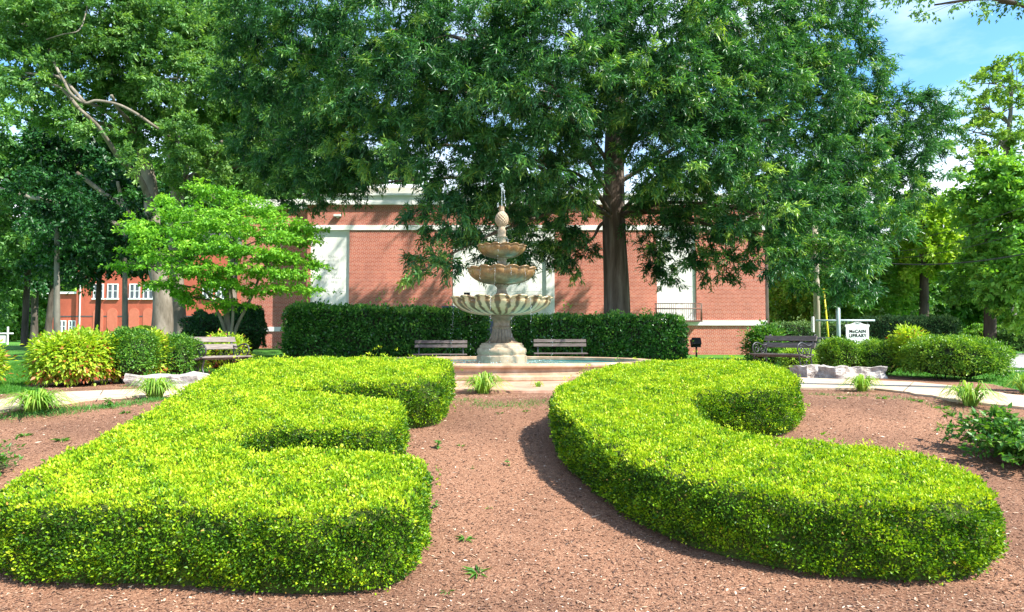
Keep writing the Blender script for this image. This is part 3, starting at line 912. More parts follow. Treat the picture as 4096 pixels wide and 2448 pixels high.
HT = 0.50
E_xy = chaikin([(-0.82, 8.38), (-.98, 8.46), (-1.5, 8.5), (-2.3, 8.5), (-3.1, 8.45), (-3.3, 8.25), (-3.32, 7.0), (-3.32, 6.0), (-3.36, 5.2), (-3.40, 4.75), (-3.36, 4.48), (-3.2, 4.34), (-2.85, 4.26), (-2.38, 4.26), (-1.86, 4.22), (-1.3, 4.12),
    (-.85, 4.18), (-.68, 4.26), (-.61, 4.42), (-.61, 4.8), (-.64, 5.05), (-.74, 5.18), (-1.07, 5.26), (-1.51, 5.26), (-1.98, 5.26), (-2.17, 5.38), (-2.22, 5.62), (-2.08, 5.74), (-1.88, 5.76), (-1.34, 5.74), (-1.10, 5.74), (-1.01, 5.82), (-.98, 6.07), (-1.01, 6.42), (-1.10, 6.56),
    (-1.45, 6.7), (-2.02, 6.84), (-2.15, 6.93), (-2.12, 7.06), (-1.95, 7.1), (-1.44, 7.12), (-.98, 7.18), (-.80, 7.26), (-.74, 7.45), (-.72, 7.9), (-.74, 8.25)], 1)
C_xy = chaikin([(1.1, 7.9), (1.6, 8.35), (2.2, 8.5), (2.9, 8.4), (3.15, 8.0), (3.12, 7.45), (2.9, 7.05), (2.61, 6.93), (2.2, 6.92), (1.86, 6.8), (1.7, 6.56), (1.69, 6.14), (1.81, 5.75), (2.08, 5.55), (2.58, 5.46), (2.99, 5.27),
    (3.2, 4.95), (3.22, 4.6), (3.0, 4.36), (2.62, 4.28), (2.2, 4.31), (1.73, 4.42), (1.28, 4.66), (.95, 5.0), (.7, 5.5), (.5, 6.05), (.42, 6.5), (.42, 6.95), (.66, 7.4)], 1)
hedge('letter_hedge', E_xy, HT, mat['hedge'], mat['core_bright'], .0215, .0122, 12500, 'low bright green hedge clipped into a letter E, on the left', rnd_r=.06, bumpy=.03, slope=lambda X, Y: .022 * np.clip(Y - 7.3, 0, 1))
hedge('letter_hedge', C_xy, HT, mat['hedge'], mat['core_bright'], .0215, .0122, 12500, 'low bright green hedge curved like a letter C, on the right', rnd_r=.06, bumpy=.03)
def rect(x0, x1, y0, y1): return chaikin([(x0, y0), ((x0 + x1) / 2, y0), (x1, y0), (x1, y1), ((x0 + x1) / 2, y1), (x0, y1)], 1)
RD = 20.7
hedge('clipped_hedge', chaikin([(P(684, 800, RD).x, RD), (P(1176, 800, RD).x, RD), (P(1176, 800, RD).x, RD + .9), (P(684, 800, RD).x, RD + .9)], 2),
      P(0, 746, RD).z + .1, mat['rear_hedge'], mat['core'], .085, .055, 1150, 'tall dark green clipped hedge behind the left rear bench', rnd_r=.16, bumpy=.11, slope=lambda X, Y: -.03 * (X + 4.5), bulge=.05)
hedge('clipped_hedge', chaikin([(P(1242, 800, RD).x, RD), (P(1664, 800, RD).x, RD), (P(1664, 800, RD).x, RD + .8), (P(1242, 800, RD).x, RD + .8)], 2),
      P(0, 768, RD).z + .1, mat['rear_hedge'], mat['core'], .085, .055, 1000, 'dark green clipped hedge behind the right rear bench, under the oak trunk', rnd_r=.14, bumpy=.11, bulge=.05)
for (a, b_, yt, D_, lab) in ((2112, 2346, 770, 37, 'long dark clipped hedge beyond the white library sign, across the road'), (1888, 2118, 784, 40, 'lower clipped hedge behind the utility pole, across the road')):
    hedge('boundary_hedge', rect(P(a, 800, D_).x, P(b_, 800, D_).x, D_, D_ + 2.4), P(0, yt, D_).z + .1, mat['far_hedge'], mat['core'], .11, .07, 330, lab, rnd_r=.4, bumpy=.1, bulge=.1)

# ---------------------------------------------------------------- fountain
pool = empty('fountain_pool', (FX, FY, 0.04), 0, 'low oval stone pool with moulded rim and teal painted inside under the fountain', 'pool')
wall_p = [(.00, .0), (.0, .0), (.05, .0), (.065, .02), (.065, .075), (.05, .10), (.03, .105), (.03, .145), (.012, .15), (.012, .16), (.0, .165), (.0, .225), (.02, .235)]
def ring(prof, n=160):
    vs = []; fs = []
    for (o_, z) in prof:
        for k in range(n):
            a = 2 * PI * k / n
            vs.append(((PA + o_) * math.cos(a), (PB + o_) * math.sin(a), z))
    m_ = len(prof)
    for j in range(m_ - 1):
        for k in range(n):
            k2 = (k + 1) % n
            fs.append((j * n + k, j * n + k2, (j + 1) * n + k2, (j + 1) * n + k))
    return MB().add(vs, fs, False)
ring(wall_p[1:]).build('wall', mat['coping'], pool)
cp = ring([(.02, .2355), (.05, .235), (.075, .25), (.08, .275), (.065, .30), (.04, .31), (-.20, .31), (-.215, .30), (-.215, .24)])
cpo = cp.build('coping', mat['coping'], pool)
ring([(-.2, .24), (-.2, -.02)]).build('liner', mat['teal'], pool)
wv = []; wf = []
nr_, na_ = 14, 96
for i in range(nr_ + 1):
    for k in range(na_):
        a = 2 * PI * k / na_; t = i / nr_
        wv.append(((PA - .2) * t * math.cos(a), (PB - .2) * t * math.sin(a), .265 + .004 * math.sin(9 * t * 6 + a * 3)))
for i in range(nr_):
    for k in range(na_):
        k2 = (k + 1) % na_
        wf.append((i * na_ + k, (i + 1) * na_ + k, (i + 1) * na_ + k2, i * na_ + k2))
o = MB().add(wv, wf, True).build('water', mat['water'], None, (FX, FY, 0.0)); tag(o, kind='structure')

ft = empty('tiered_fountain', (FX, FY, 0), 0, 'three-tiered stone fountain with scalloped bowls and pineapple finial standing in the pool', 'fountain')
b = MB().lathe([(.0, .05), (.535, .05), (.54, .06), (.535, .425), (.525, .44)], 72, smooth=False)
b.lathe([(.525, .44), (.50, .445), (.515, .47), (.53, .52), (.522, .57), (.495, .60), (.47, .606), (.472, .63), (.462, .66), (.43, .67), (.44, .69), (.425, .70), (.30, .70)], 72)
b.build('base_plinth', mat['granite'], ft)
def flute(nf, amp):
    def fn(r, z, a, j):
        return r * (1 - amp * max(0, math.cos(a * nf)) ** 3), z
    return fn
MB().lathe([(.40, .702), (.345, .715), (.30, .75), (.262, .80), (.235, .86), (.213, .93), (.198, 1.0)], 120, fn=flute(20, .13)).build('fluted_stem', mat['wet_granite'], ft)
MB().lathe([(.198, 1.0), (.208, 1.012), (.21, 1.03), (.195, 1.045), (.185, 1.06), (.178, 1.15), (.19, 1.19), (.225, 1.215), (.235, 1.24), (.25, 1.245), (.272, 1.27), (.275, 1.29), (.26, 1.30)], 72).build('stem_collar', mat['wet_granite'], ft)
def bowl(z0, z1, R, r0, lobes, amp, wave, mtl, ph=0.0, thick=.03):
    H_ = z1 - z0
    prof = []
    for i in range(15):
        t = i / 14
        ang = t * PI / 2
        r = r0 + (R - r0) * (math.sin(ang) ** .85)
        z = z0 + H_ * .86 * (1 - math.cos(ang)) ** .92
        prof.append((r, z, t))
    prof[-1] = (R * .985, prof[-1][1], 1)
    prof += [(R * 1.0, z0 + H_ * .90, 1), (R * 1.035, z0 + H_ * .925, 1.1), (R * 1.045, z0 + H_ * .965, 1.1), (R * 1.03, z1, 1.1), (R * 1.0, z1 + .002, 1.1), (R * .965, z0 + H_ * .95, 1.1), (R * .85, z0 + H_ * .62, .4), (R * .5, z0 + H_ * .42, .0), (.02, z0 + H_ * .36, 0)]
    def fn(r, z, a, j):
        t = prof[j][2]
        s = abs(math.sin((a + ph) * lobes / 2)) ** .6
        tt = min(1, t) ** 1.3
        rr = r * (1 + amp * tt * (s - .75))
        zz = z + (wave * (s - .6) if t > .95 else wave * .5 * (s - .6) * max(0, t) ** 3)
        return rr, zz
    return MB().lathe([(p[0], p[1]) for p in prof], lobes * 12, fn=fn).build('bowl', mtl, ft)
B1 = bowl(1.29, 1.665, 1.03, .25, 16, .13, .055, mat['big_bowl'], ph=PI / 2 - PI / 16 + .0)
MB().lathe([(.02, 1.40), (.2, 1.42), (.205, 1.60), (.19, 1.635), (.205, 1.65), (.16, 1.69), (.13, 1.74), (.105, 1.80), (.10, 1.86), (.115, 1.90), (.15, 1.925), (.155, 1.945), (.14, 1.96)], 60, fn=flute(18, .10)).build('middle_stem', mat['wet_granite'], ft)
B2 = bowl(1.955, 2.30, .70, .14, 14, .13, .045, mat['wet_bowl'], ph=.1)
MB().lathe([(.02, 2.05), (.14, 2.1), (.15, 2.30), (.145, 2.335), (.115, 2.37), (.095, 2.42), (.095, 2.46), (.11, 2.50), (.125, 2.51), (.12, 2.53)], 60, fn=flute(14, .10)).build('upper_stem', mat['wet_granite'], ft)
B3 = bowl(2.525, 2.785, .50, .11, 14, .13, .036, mat['wet_bowl'], ph=.25)
MB().lathe([(.02, 2.6), (.1, 2.62), (.10, 2.78), (.092, 2.80), (.088, 2.93), (.10, 2.955), (.118, 2.965), (.118, 2.985), (.09, 2.995), (.085, 3.0), (.086, 3.06), (.09, 3.12), (.07, 3.145), (.072, 3.19), (.06, 3.20)], 48).build('finial_stem', mat['granite'], ft)
def pf(r, z, a, j):
    u = a * 6 + (z - 3.2) * 48
    v = a * 6 - (z - 3.2) * 48
    return r * (1 + .20 * abs(math.sin(u) * math.sin(v)) - .07), z
pp = [(.05, 3.195)]
for i in range(33):
    t = i / 32
    pp.append((.135 * (math.sin(PI * (.13 + t * .78)) ** .75), 3.20 + .325 * t))
fin = MB().lathe(pp, 96, fn=pf).build('pineapple', mat['granite'], ft)
crn = MB()
for row, (zz, rr, hh, cnt) in enumerate(((3.515, .055, .06, 9), (3.55, .045, .08, 8), (3.58, .03, .085, 6))):
    for k in range(cnt):
        a = 2 * PI * (k + row * .5) / cnt
        d_ = Vector((math.cos(a), math.sin(a), 0)); s_ = Vector((-d_.y, d_.x, 0))
        c_ = Vector((0, 0, zz)) + d_ * rr * .6
        crn.add([c_ - s_ * .022, c_ + s_ * .022, c_ + d_ * .03 + Vector((0, 0, hh * .6)) + s_ * .012, c_ + d_ * .045 + Vector((0, 0, hh)), c_ + d_ * .03 + Vector((0, 0, hh * .6)) - s_ * .012, c_ - d_ * .02], [(0, 1, 2, 3, 4), (1, 5, 2), (5, 0, 4), (5, 4, 3, 2)])
crn.lathe([(.05, 3.50), (.055, 3.56), (.04, 3.63), (.001, 3.645)], 12)
crn.build('pineapple_crown', mat['granite'], fin)
# water in the bowls and falling water
for zz, rr in ((1.60, .93), (2.255, .62), (2.745, .44)):
    MB().lathe([(.001, zz), (rr, zz)], 48).build('bowl_water', mat['water'], ft)
jt = MB()
pts = [(0 + .004 * math.sin(i * 1.7), 0, 3.64 + i * .03) for i in range(13)]
jt.tube(pts, [.010 + .003 * math.sin(i * 2.1) for i in range(13)], 8)
for i in range(16):
    a = rng.uniform(0, 2 * PI); t = rng.random()
    jt.sphere((.012 + .045 * math.cos(a) * rng.random(), .04 * math.sin(a) * rng.random(), 3.98 + .15 * t), rng.uniform(.008, .02), 7, 5, (1, 1, 1.5))
for i in range(34):
    t = rng.random()
    jt.sphere((.045 + .03 * t + rng.normal(0, .008), rng.normal(0, .01), 4.0 - .36 * t), rng.uniform(.005, .012), 6, 4, (1, 1, 2.2))
for i in range(26):
    jt.sphere((-.07 - .03 * rng.random(), rng.normal(0, .02), 3.62 + .1 * rng.random()), rng.uniform(.004, .010), 6, 4)
jt.build('water_jet', mat['spray'], ft)
dr = MB()
def stream(a, R, z0, z1, n, drift=.05, r=.0085):
    for i in range(n):
        t = (i + rng.random()) / n
        z = z0 + (z1 - z0) * t
        rr = R + drift * math.sqrt(t)
        dr.sphere((rr * math.cos(a) + rng.normal(0, .006), rr * math.sin(a) + rng.normal(0, .006), z), r * rng.uniform(.5, 1.25), 6, 4, (1, 1, rng.uniform(1.2, 2.6)))
def thread(a, R, z0, z1, r=.004):
    pts = []
    for i in range(12):
        t = i / 11; rr = R + .04 * math.sqrt(t)
        pts.append((rr * math.cos(a) + rng.normal(0, .004), rr * math.sin(a) + rng.normal(0, .004), z0 + (z1 - z0) * t))
    dr.tube(pts, [r * (1 - .5 * i / 11) * rng.uniform(.5, 1.3) for i in range(12)], 5)
for k in range(16):
    a = 2 * PI * k / 16 + PI / 2 - (PI / 16) * 1.0
    if rng.random() < .62:
        stream(a, 1.05, 1.60, .27, int(rng.integers(8, 16)), .05, .0055)
        if rng.random() < .5: thread(a, 1.05, 1.63, 1.35 - .3 * rng.random(), .003)
for k in range(14):
    a = 2 * PI * k / 14 + .05
    stream(a, .72, 2.26, 1.64, int(rng.integers(5, 12)), .04, .0055)
    if rng.random() < .5: thread(a, .72, 2.28, 2.1 - .25 * rng.random(), .003)
for k in range(14):
    a = 2 * PI * k / 14 + .1
    if rng.random() < .6: stream(a, .51, 2.75, 2.3, int(rng.integers(3, 8)), .05, .005)
for i in range(12): thread(2 * PI * i / 12, .11, 2.96, 2.84, .003)
for i in range(260):
    a = rng.uniform(0, 2 * PI); R = rng.uniform(.6, 1.4)
    dr.sphere((R * math.cos(a), R * math.sin(a), .27 + abs(rng.normal(0, .03))), rng.uniform(.005, .014), 6, 4)
tag(dr.build('falling_water', mat['spray'], ft), kind='stuff')

# things glimpsed behind the fountain
o = empty('plaque_stand', (P(1192, 800, 22.2).x, 22.2, -.1), 0, 'dark plaque box on a grey stone post in the gap between the rear hedges', 'plaque stand')
q = MB(); q.box(-.17, .17, -.12, .12, 0, .92, bev=.015); q.build('stone_post', mat['kerb'], o)
q = MB(); q.box(-.25, .25, -.16, .16, .925, 1.55, bev=.02); q.box(-.28, .28, -.19, .19, 1.55, 1.6, bev=.01); q.build('plaque_box', mat['greybox'], o)
o = empty('lamp_bollard', (P(1132, 800, 24).x, 24, -.1), 0, 'black square-headed post light above the rear hedge left of the fountain bowl', 'post light')
q = MB(); q.tube([(0, 0, 0), (0, 0, 2.0)], .04, 10); q.build('post', mat['black'], o)
q = MB(); zt = P(0, 711, 24).z + .1; q.box(-.10, .10, -.10, .10, 1.8, zt, bev=.012); q.box(-.115, .115, -.115, .115, zt, zt + .02); q.build('lamp_head', mat['black'], o)
o = empty('utility_box', (P(1091, 800, 26).x, 26, -.1), 0, 'blue-grey metal utility box showing just above the rear hedge left of the fountain', 'utility box')
q = MB(); zt = P(0, 742, 26).z + .1; q.box(-.28, .16, -.2, .2, 0, zt - .06, bev=.02); q.box(-.30, .18, -.22, .22, zt - .06, zt, bev=.01); q.build('cabinet', mat['greybox'], o)
p = G(1688, 862)
o = empty('flood_lamp', (P(1688, 800, 26).x, 26, -.1), 0, 'small black ground floodlight in front of the brick wall right of the rear hedge', 'lamp')
q = MB(); q.tube([(0, 0, 0), (0, 0, .55)], .035, 10); q.tube([(-.1, 0, .55), (.1, 0, .55)], .03, 8); q.build('post', mat['black'], o)
q = MB(); Mx = Matrix.Translation((0, .02, .72)) @ Matrix.Rotation(-.5, 4, 'X')
q.box(-.17, .17, -.12, .10, -.14, .14, Mx, .02); q.box(-.19, .19, .10, .13, -.16, .16, Mx); q.build('lamp_head', mat['black'], o)

# ---------------------------------------------------------------- benches
def curve(pts, n=8):
    out = []
    P_ = [Vector(p) for p in pts]
    P_ = [P_[0]] + P_ + [P_[-1]]
    for i in range(1, len(P_) - 2):
        for k in range(n):
            t = k / n; a, b, c, d = P_[i - 1], P_[i], P_[i + 1], P_[i + 2]
            out.append(.5 * ((2 * b) + (-a + c) * t + (2 * a - 5 * b + 4 * c - d) * t * t + (-a + 3 * b - 3 * c + d) * t ** 3))
    out.append(P_[-2])
    return out
def spiral(cy, cz, r, a0, turns, x, n=16, shrink=.75):
    return [(x, cy + r * (1 - shrink * t / n) * math.cos(a0 + turns * 2 * PI * t / n), cz + r * (1 - shrink * t / n) * math.sin(a0 + turns * 2 * PI * t / n)) for t in range(n + 1)]
def ornate_bench(loc, rz, label, group, slat_m, Wd=1.25):
    root = empty('park_bench', loc, rz, label, 'bench', group)
    # local: x along the bench, +y = front
    h = Wd / 2 - .09
    for sx_ in (-h, h):
        e = MB()
        e.tube(curve([(sx_, -.26, 0), (sx_, -.21, .12), (sx_, -.23, .28), (sx_, -.21, .42), (sx_, -.25, .60), (sx_, -.33, .78), (sx_, -.37, .85)]), .017, 8)
        e.tube(spiral(-.40, .83, .055, .3, .9, sx_), .013, 6)
        e.tube(curve([(sx_, .26, 0), (sx_, .21, .12), (sx_, .16, .24), (sx_, .20, .36), (sx_, .22, .44)]), .017, 8)
        e.tube(curve([(sx_, -.21, .41), (sx_, 0, .385), (sx_, .22, .42)]), .015, 8)
        e.build('end_frame', mat['castiron'], root)
        e = MB()
        e.tube(curve([(sx_, -.24, .66), (sx_, -.12, .64), (sx_, .02, .685), (sx_, .15, .70), (sx_, .245, .64), (sx_, .25, .54), (sx_, .17, .45)]), .016, 8)
        e.tube(spiral(.12, .56, .10, 1.0, 1.3, sx_), .010, 6)
        e.tube(spiral(-.08, .53, .075, 3.6, 1.2, sx_), .009, 6)
        e.tube(curve([(sx_, -.2, .60), (sx_, -.1, .46), (sx_, .03, .58), (sx_, .1, .47)]), .009, 6)
        e.build('armrest', mat['castiron'], root)
        e = MB()
        e.tube(curve([(sx_, -.22, .10), (sx_, -.1, .05), (sx_, 0, .10), (sx_, .1, .05), (sx_, .22, .10)]), .011, 6)
        e.tube(spiral(0, .22, .09, PI / 2, 1.0, sx_), .009, 6)
        e.tube(curve([(sx_, -.18, .36), (sx_, -.06, .30), (sx_, 0, .14), (sx_, .06, .30), (sx_, .16, .36)]), .009, 6)
        e.build('leg_scroll', mat['castiron'], root)
    s = MB()
    for i in range(5):
        y = -.19 + i * .098
        z = .415 + .02 * math.cos(i * 1.5) * (1 if i in (0, 4) else .4) - (.02 if i in (1, 2) else 0)
        s.box(-Wd / 2, Wd / 2, y, y + .078, z, z + .028, bev=.005)
    s.build('seat', slat_m, root)
    b_ = MB()
    for (y, z) in ((-.258, .64), (-.318, .79)):
        Mx = Matrix.Translation((0, y, z)) @ Matrix.Rotation(.38, 4, 'X')
        b_.box(-Wd / 2, Wd / 2, -.0, .028, -.058, .058, Mx, .005)
    b_.build('backrest', slat_m, root)
    t = MB().tube([(-h, 0, .14), (h, 0, .14)], .008, 6); t.build('stretcher', mat['castiron'], root)
    return root
# left ornate bench faces right-forward, right one mirrors it
ornate_bench((-6.0, 14.05, -.02), math.atan2(-.50, .87) - PI / 2, 'wooden bench with scrolled iron arms behind the left hedge, beside the pale boulder', 'ornate iron-armed benches', mat['slat_pale'], 1.2)
ornate_bench((5.95, 15.1, .0), math.atan2(-.55, -.83) - PI / 2, 'weathered wooden bench with scrolled iron arms in front of the utility pole on the right', 'ornate iron-armed benches', mat['slat'], 1.3)
def plain_bench(loc, label, group):
    root = empty('slatted_bench', loc, PI, label, 'bench', group)
    Wd = 1.5
    for sx_ in (-Wd / 2 + .12, Wd / 2 - .12):
        e = MB()
        e.tube(curve([(sx_, -.24, 0), (sx_, -.20, .2), (sx_, -.22, .42), (sx_, -.30, .86)]), .02, 8)
        e.tube(curve([(sx_, .22, 0), (sx_, .17, .2), (sx_, .20, .40)]), .02, 8)
        e.tube([(sx_, -.21, .40), (sx_, .21, .42)], .018, 8)
        e.build('end_frame', mat['castiron'], root)
    s = MB()
    for i in range(5):
        y = -.19 + i * .095
        s.box(-Wd / 2, Wd / 2, y, y + .075, .435, .465, bev=.005)
    s.build('seat', mat['slat_grey'], root)
    b_ = MB()
    for (y, z) in ((-.225, .68), (-.255, .80)):
        Mx = Matrix.Translation((0, y, z)) @ Matrix.Rotation(.22, 4, 'X')
        b_.box(-Wd / 2, Wd / 2, 0, .026, -.045, .045, Mx, .004)
    b_.build('backrest', mat['slat_grey'], root)
    return root
plain_bench((P(1067, 800, 19.3).x, 19.35, -.12), 'plain grey slatted bench behind the pool, left of the fountain', 'plain slatted benches behind the pool')
plain_bench((P(1359, 800, 19.3).x, 19.35, -.09), 'plain grey slatted bench behind the pool, right of the fountain', 'plain slatted benches behind the pool')

# ---------------------------------------------------------------- boulders
def boulder(name, cx, cy, lx, ly, h, rz, label, seed, z0=None):
    bm = bmesh.new()
    bmesh.ops.create_cube(bm, size=1.0)
    bmesh.ops.subdivide_edges(bm, edges=bm.edges[:], cuts=9, use_grid_fill=True)
    from mathutils import noise as mn
    for v in bm.verts:
        p = v.co.copy()
        q = Vector((p.x * lx, p.y * ly, (p.z + .5) * h))
        n = mn.fractal(Vector((q.x * 3 + seed, q.y * 3, q.z * 4)), 1.0, 2.0, 5)
        n2 = mn.noise(Vector((q.x * 1.3 + seed * 2, q.y * 1.3, q.z)))
        e = (abs(p.x) * 2) ** 8 + (abs(p.y) * 2) ** 8
        q.x *= 1 - .03 * (p.z + .5); q.y *= 1 - .05 * (p.z + .5)
        q += Vector((p.x * .10 * n, p.y * .14 * n, (.06 * n + .05 * n2) * (p.z + .5)))
        v.co = q
    me = bpy.data.meshes.new(name); bm.to_mesh(me); bm.free()
    z = zg(cx, cy) if z0 is None else z0
    o = link(name, me, mat['rock'], None, (cx, cy, z - .03), rz)
    tag(o, label, 'boulder')
    return o
boulder('boulder', -5.75, 11.8, 1.45, .55, .22, .05, 'long flat pale boulder beside the path on the left, below the round shrubs', 1.0)
boulder('boulder', P(1958, 800, 13.9).x, 14.0, .50, .45, .23, .5, 'small squarish pale boulder nearest the right bench', 5.0, .03)
boulder('boulder', P(2030, 800, 13.7).x, 13.75, .55, .5, .24, .35, 'middle pale boulder of the row beside the right path', 9.0, .03)
boulder('boulder', P(2100, 800, 13.8).x, 13.9, .74, .45, .22, -.1, 'rough pale boulder at the right end of the row, behind a daylily clump', 13.0, .03)

# ---------------------------------------------------------------- sign, pole, wires
SDD = 24.0
sp = P(2033, 800, SDD)
sg = empty('library_sign', (sp.x, SDD, -.1), 0, 'white library sign board hanging from a pale steel post behind the right shrubs', 'sign')
zb = lambda dy: P(2033, dy, SDD).z + .1
q = MB(); q.tube([(0, 0, 0), (0, 0, zb(749)), (0, 0, zb(746))], [.07, .07, .035], 14); q.build('post', mat['steel'], sg)
q = MB(); q.tube([(P(1978, 800, SDD).x - sp.x, -.0, zb(777)), (P(2121, 800, SDD).x - sp.x, -.0, zb(777))], .035, 10); q.build('crossbar', mat['steel'], sg)
x0, x1 = P(2049, 800, SDD).x - sp.x, P(2108, 800, SDD).x - sp.x
z0, z1 = zb(851), zb(787)
cxs = (x0 + x1) / 2; hw = (x1 - x0) / 2
prof = []
for i in range(25):
    t = -1 + 2 * i / 24
    prof.append((cxs + hw * t, z1 + .10 * math.exp(-(t / .42) ** 2) * (1 if abs(t) > .07 else .8)))
prof += [(cxs + hw, z1 - .06), (cxs + hw - .03, z1 - .10), (cxs + hw - .03, z0 + .08), (cxs + hw, z0 + .02)]
for i in range(25):
    t = 1 - 2 * i / 24
    prof.append((cxs + hw * t, z0 - .07 * math.exp(-(t / .42) ** 2)))
prof += [(cxs - hw, z0 + .02), (cxs - hw + .03, z0 + .08), (cxs - hw + .03, z1 - .10), (cxs - hw, z1 - .06)]
n_ = len(prof)
q = MB().add([(x, -.025, z) for x, z in prof] + [(x, .025, z) for x, z in prof], [tuple(range(n_)), tuple(range(2 * n_ - 1, n_ - 1, -1))] + [(i, i + n_, (i + 1) % n_ + n_, (i + 1) % n_) for i in range(n_)])
bd = q.build('sign_board', mat['white'], sg)
for s_, dy, sz in (('McCAIN', 803.5, .15), ('LIBRARY', 814, .15)):
    me = text_mesh(s_, sz, .004, .006, 1.12)
    o = link('lettering', me, mat['ink'], bd); o.location = (cxs, -.028, zb(dy))
for s_ in (-1, 1):
    q = MB(); q.tube([(cxs + s_ * hw * .85, 0, z1 - .01), (cxs + s_ * hw * .85, 0, zb(777))], .012, 6); q.sphere((cxs + s_ * hw * .85, 0, z1 + .03), .028); q.build('hanger', mat['castiron'], sg)
q = MB()
for s_ in (-1, 1):
    q.tube(spiral(0, 0, .05, 0, 1, 0) and [(cxs + s_ * (.05 + .04 * math.cos(t)), -.028, z1 + .045 + .025 * math.sin(t)) for t in np.linspace(0, 5, 9)], .008, 5)
q.build('scroll_ornament', mat['castiron'], bd)

up_ = P(1981, 800, 28.0)
po = empty('utility_pole', (up_.x, 28.0, -.1), 0, 'weathered wooden utility pole behind the right bench', 'utility pole')
q = MB(); q.tube([(0, 0, 0), (.01, 0, 3), (.0, 0, 5.5)], [.125, .12, .11], 16); q.build('pole', mat['polewood'], po)
q = MB(); q.box(-.20, -.13, -.08, .08, P(0, 800, 28).z, P(0, 768, 28).z + .1, bev=.01); q.build('meter_box', mat['white'], po)
a, b_ = P(2012, 835, 27.6), P(1997, 700, 27.6)
gw = empty('guy_wire', (a.x, 27.6, -.1), 0, 'yellow plastic sleeve over the guy wire beside the utility pole', 'guy wire')
q = MB(); bb = Vector((a.x, 27.6, -.1)); q.tube([Vector((0.02, 0, 0)), b_ - bb], .035, 10); q.build('sleeve', mat['yellow_plastic'], gw)
q = MB(); top = Vector((up_.x + .05, 28, 4.9)) - bb; q.tube([b_ - bb, top], .008, 6); q.build('wire', mat['wire'], gw)
def wire(name, pts, r, label, sag=.3):
    (x0, y0, D0), (x1, y1, D1) = pts
    a = P(x0, y0, D0); b = P(x1, y1, D1)
    q = MB(); q.tube([a.lerp(b, t) - Vector((0, 0, sag * 4 * t * (1 - t))) for t in np.linspace(0, 1, 16)], r, 6)
    o = q.build(name, mat['wire']); tag(o, label, 'power line', 'overhead cables on the right')
wire('power_line', ((1981, 610, 28), (2700, 560, 20)), .022, 'thick sagging black cable crossing in front of the right-hand trees', .75)
wire('power_line', ((1981, 590, 28), (2700, 400, 20)), .010, 'thin overhead wire, uppermost of those on the right', .8)
wire('power_line', ((1981, 600, 28), (2700, 440, 20)), .010, 'thin overhead wire just under the uppermost one on the right', .9)
wire('power_line', ((1981, 625, 28), (2700, 480, 20)), .010, 'thin overhead wire just above the thick sagging cable on the right', .7)
# black table-like stand behind the right bench
tb = empty('litter_stand', (P(1958, 800, 19).x, 19, -.1), .3, 'black metal stand with thick square posts and flat top behind the right bench', 'stand')
q = MB(); q.box(-.5, .5, -.28, .28, .86, .92, bev=.01); q.build('top', mat['black'], tb)
for x in (-.42, .42):
    for y in (-.2, .2):
        q = MB(); q.box(x - .05, x + .05, y - .05, y + .05, 0, .857, bev=.008); q.build('leg', mat['black'], tb)
q = MB()
for z in (.70, .76): q.tube([(-.42, -.2, z), (.42, -.2, z)], .014, 6)
q.build('rail', mat['castiron'], tb)

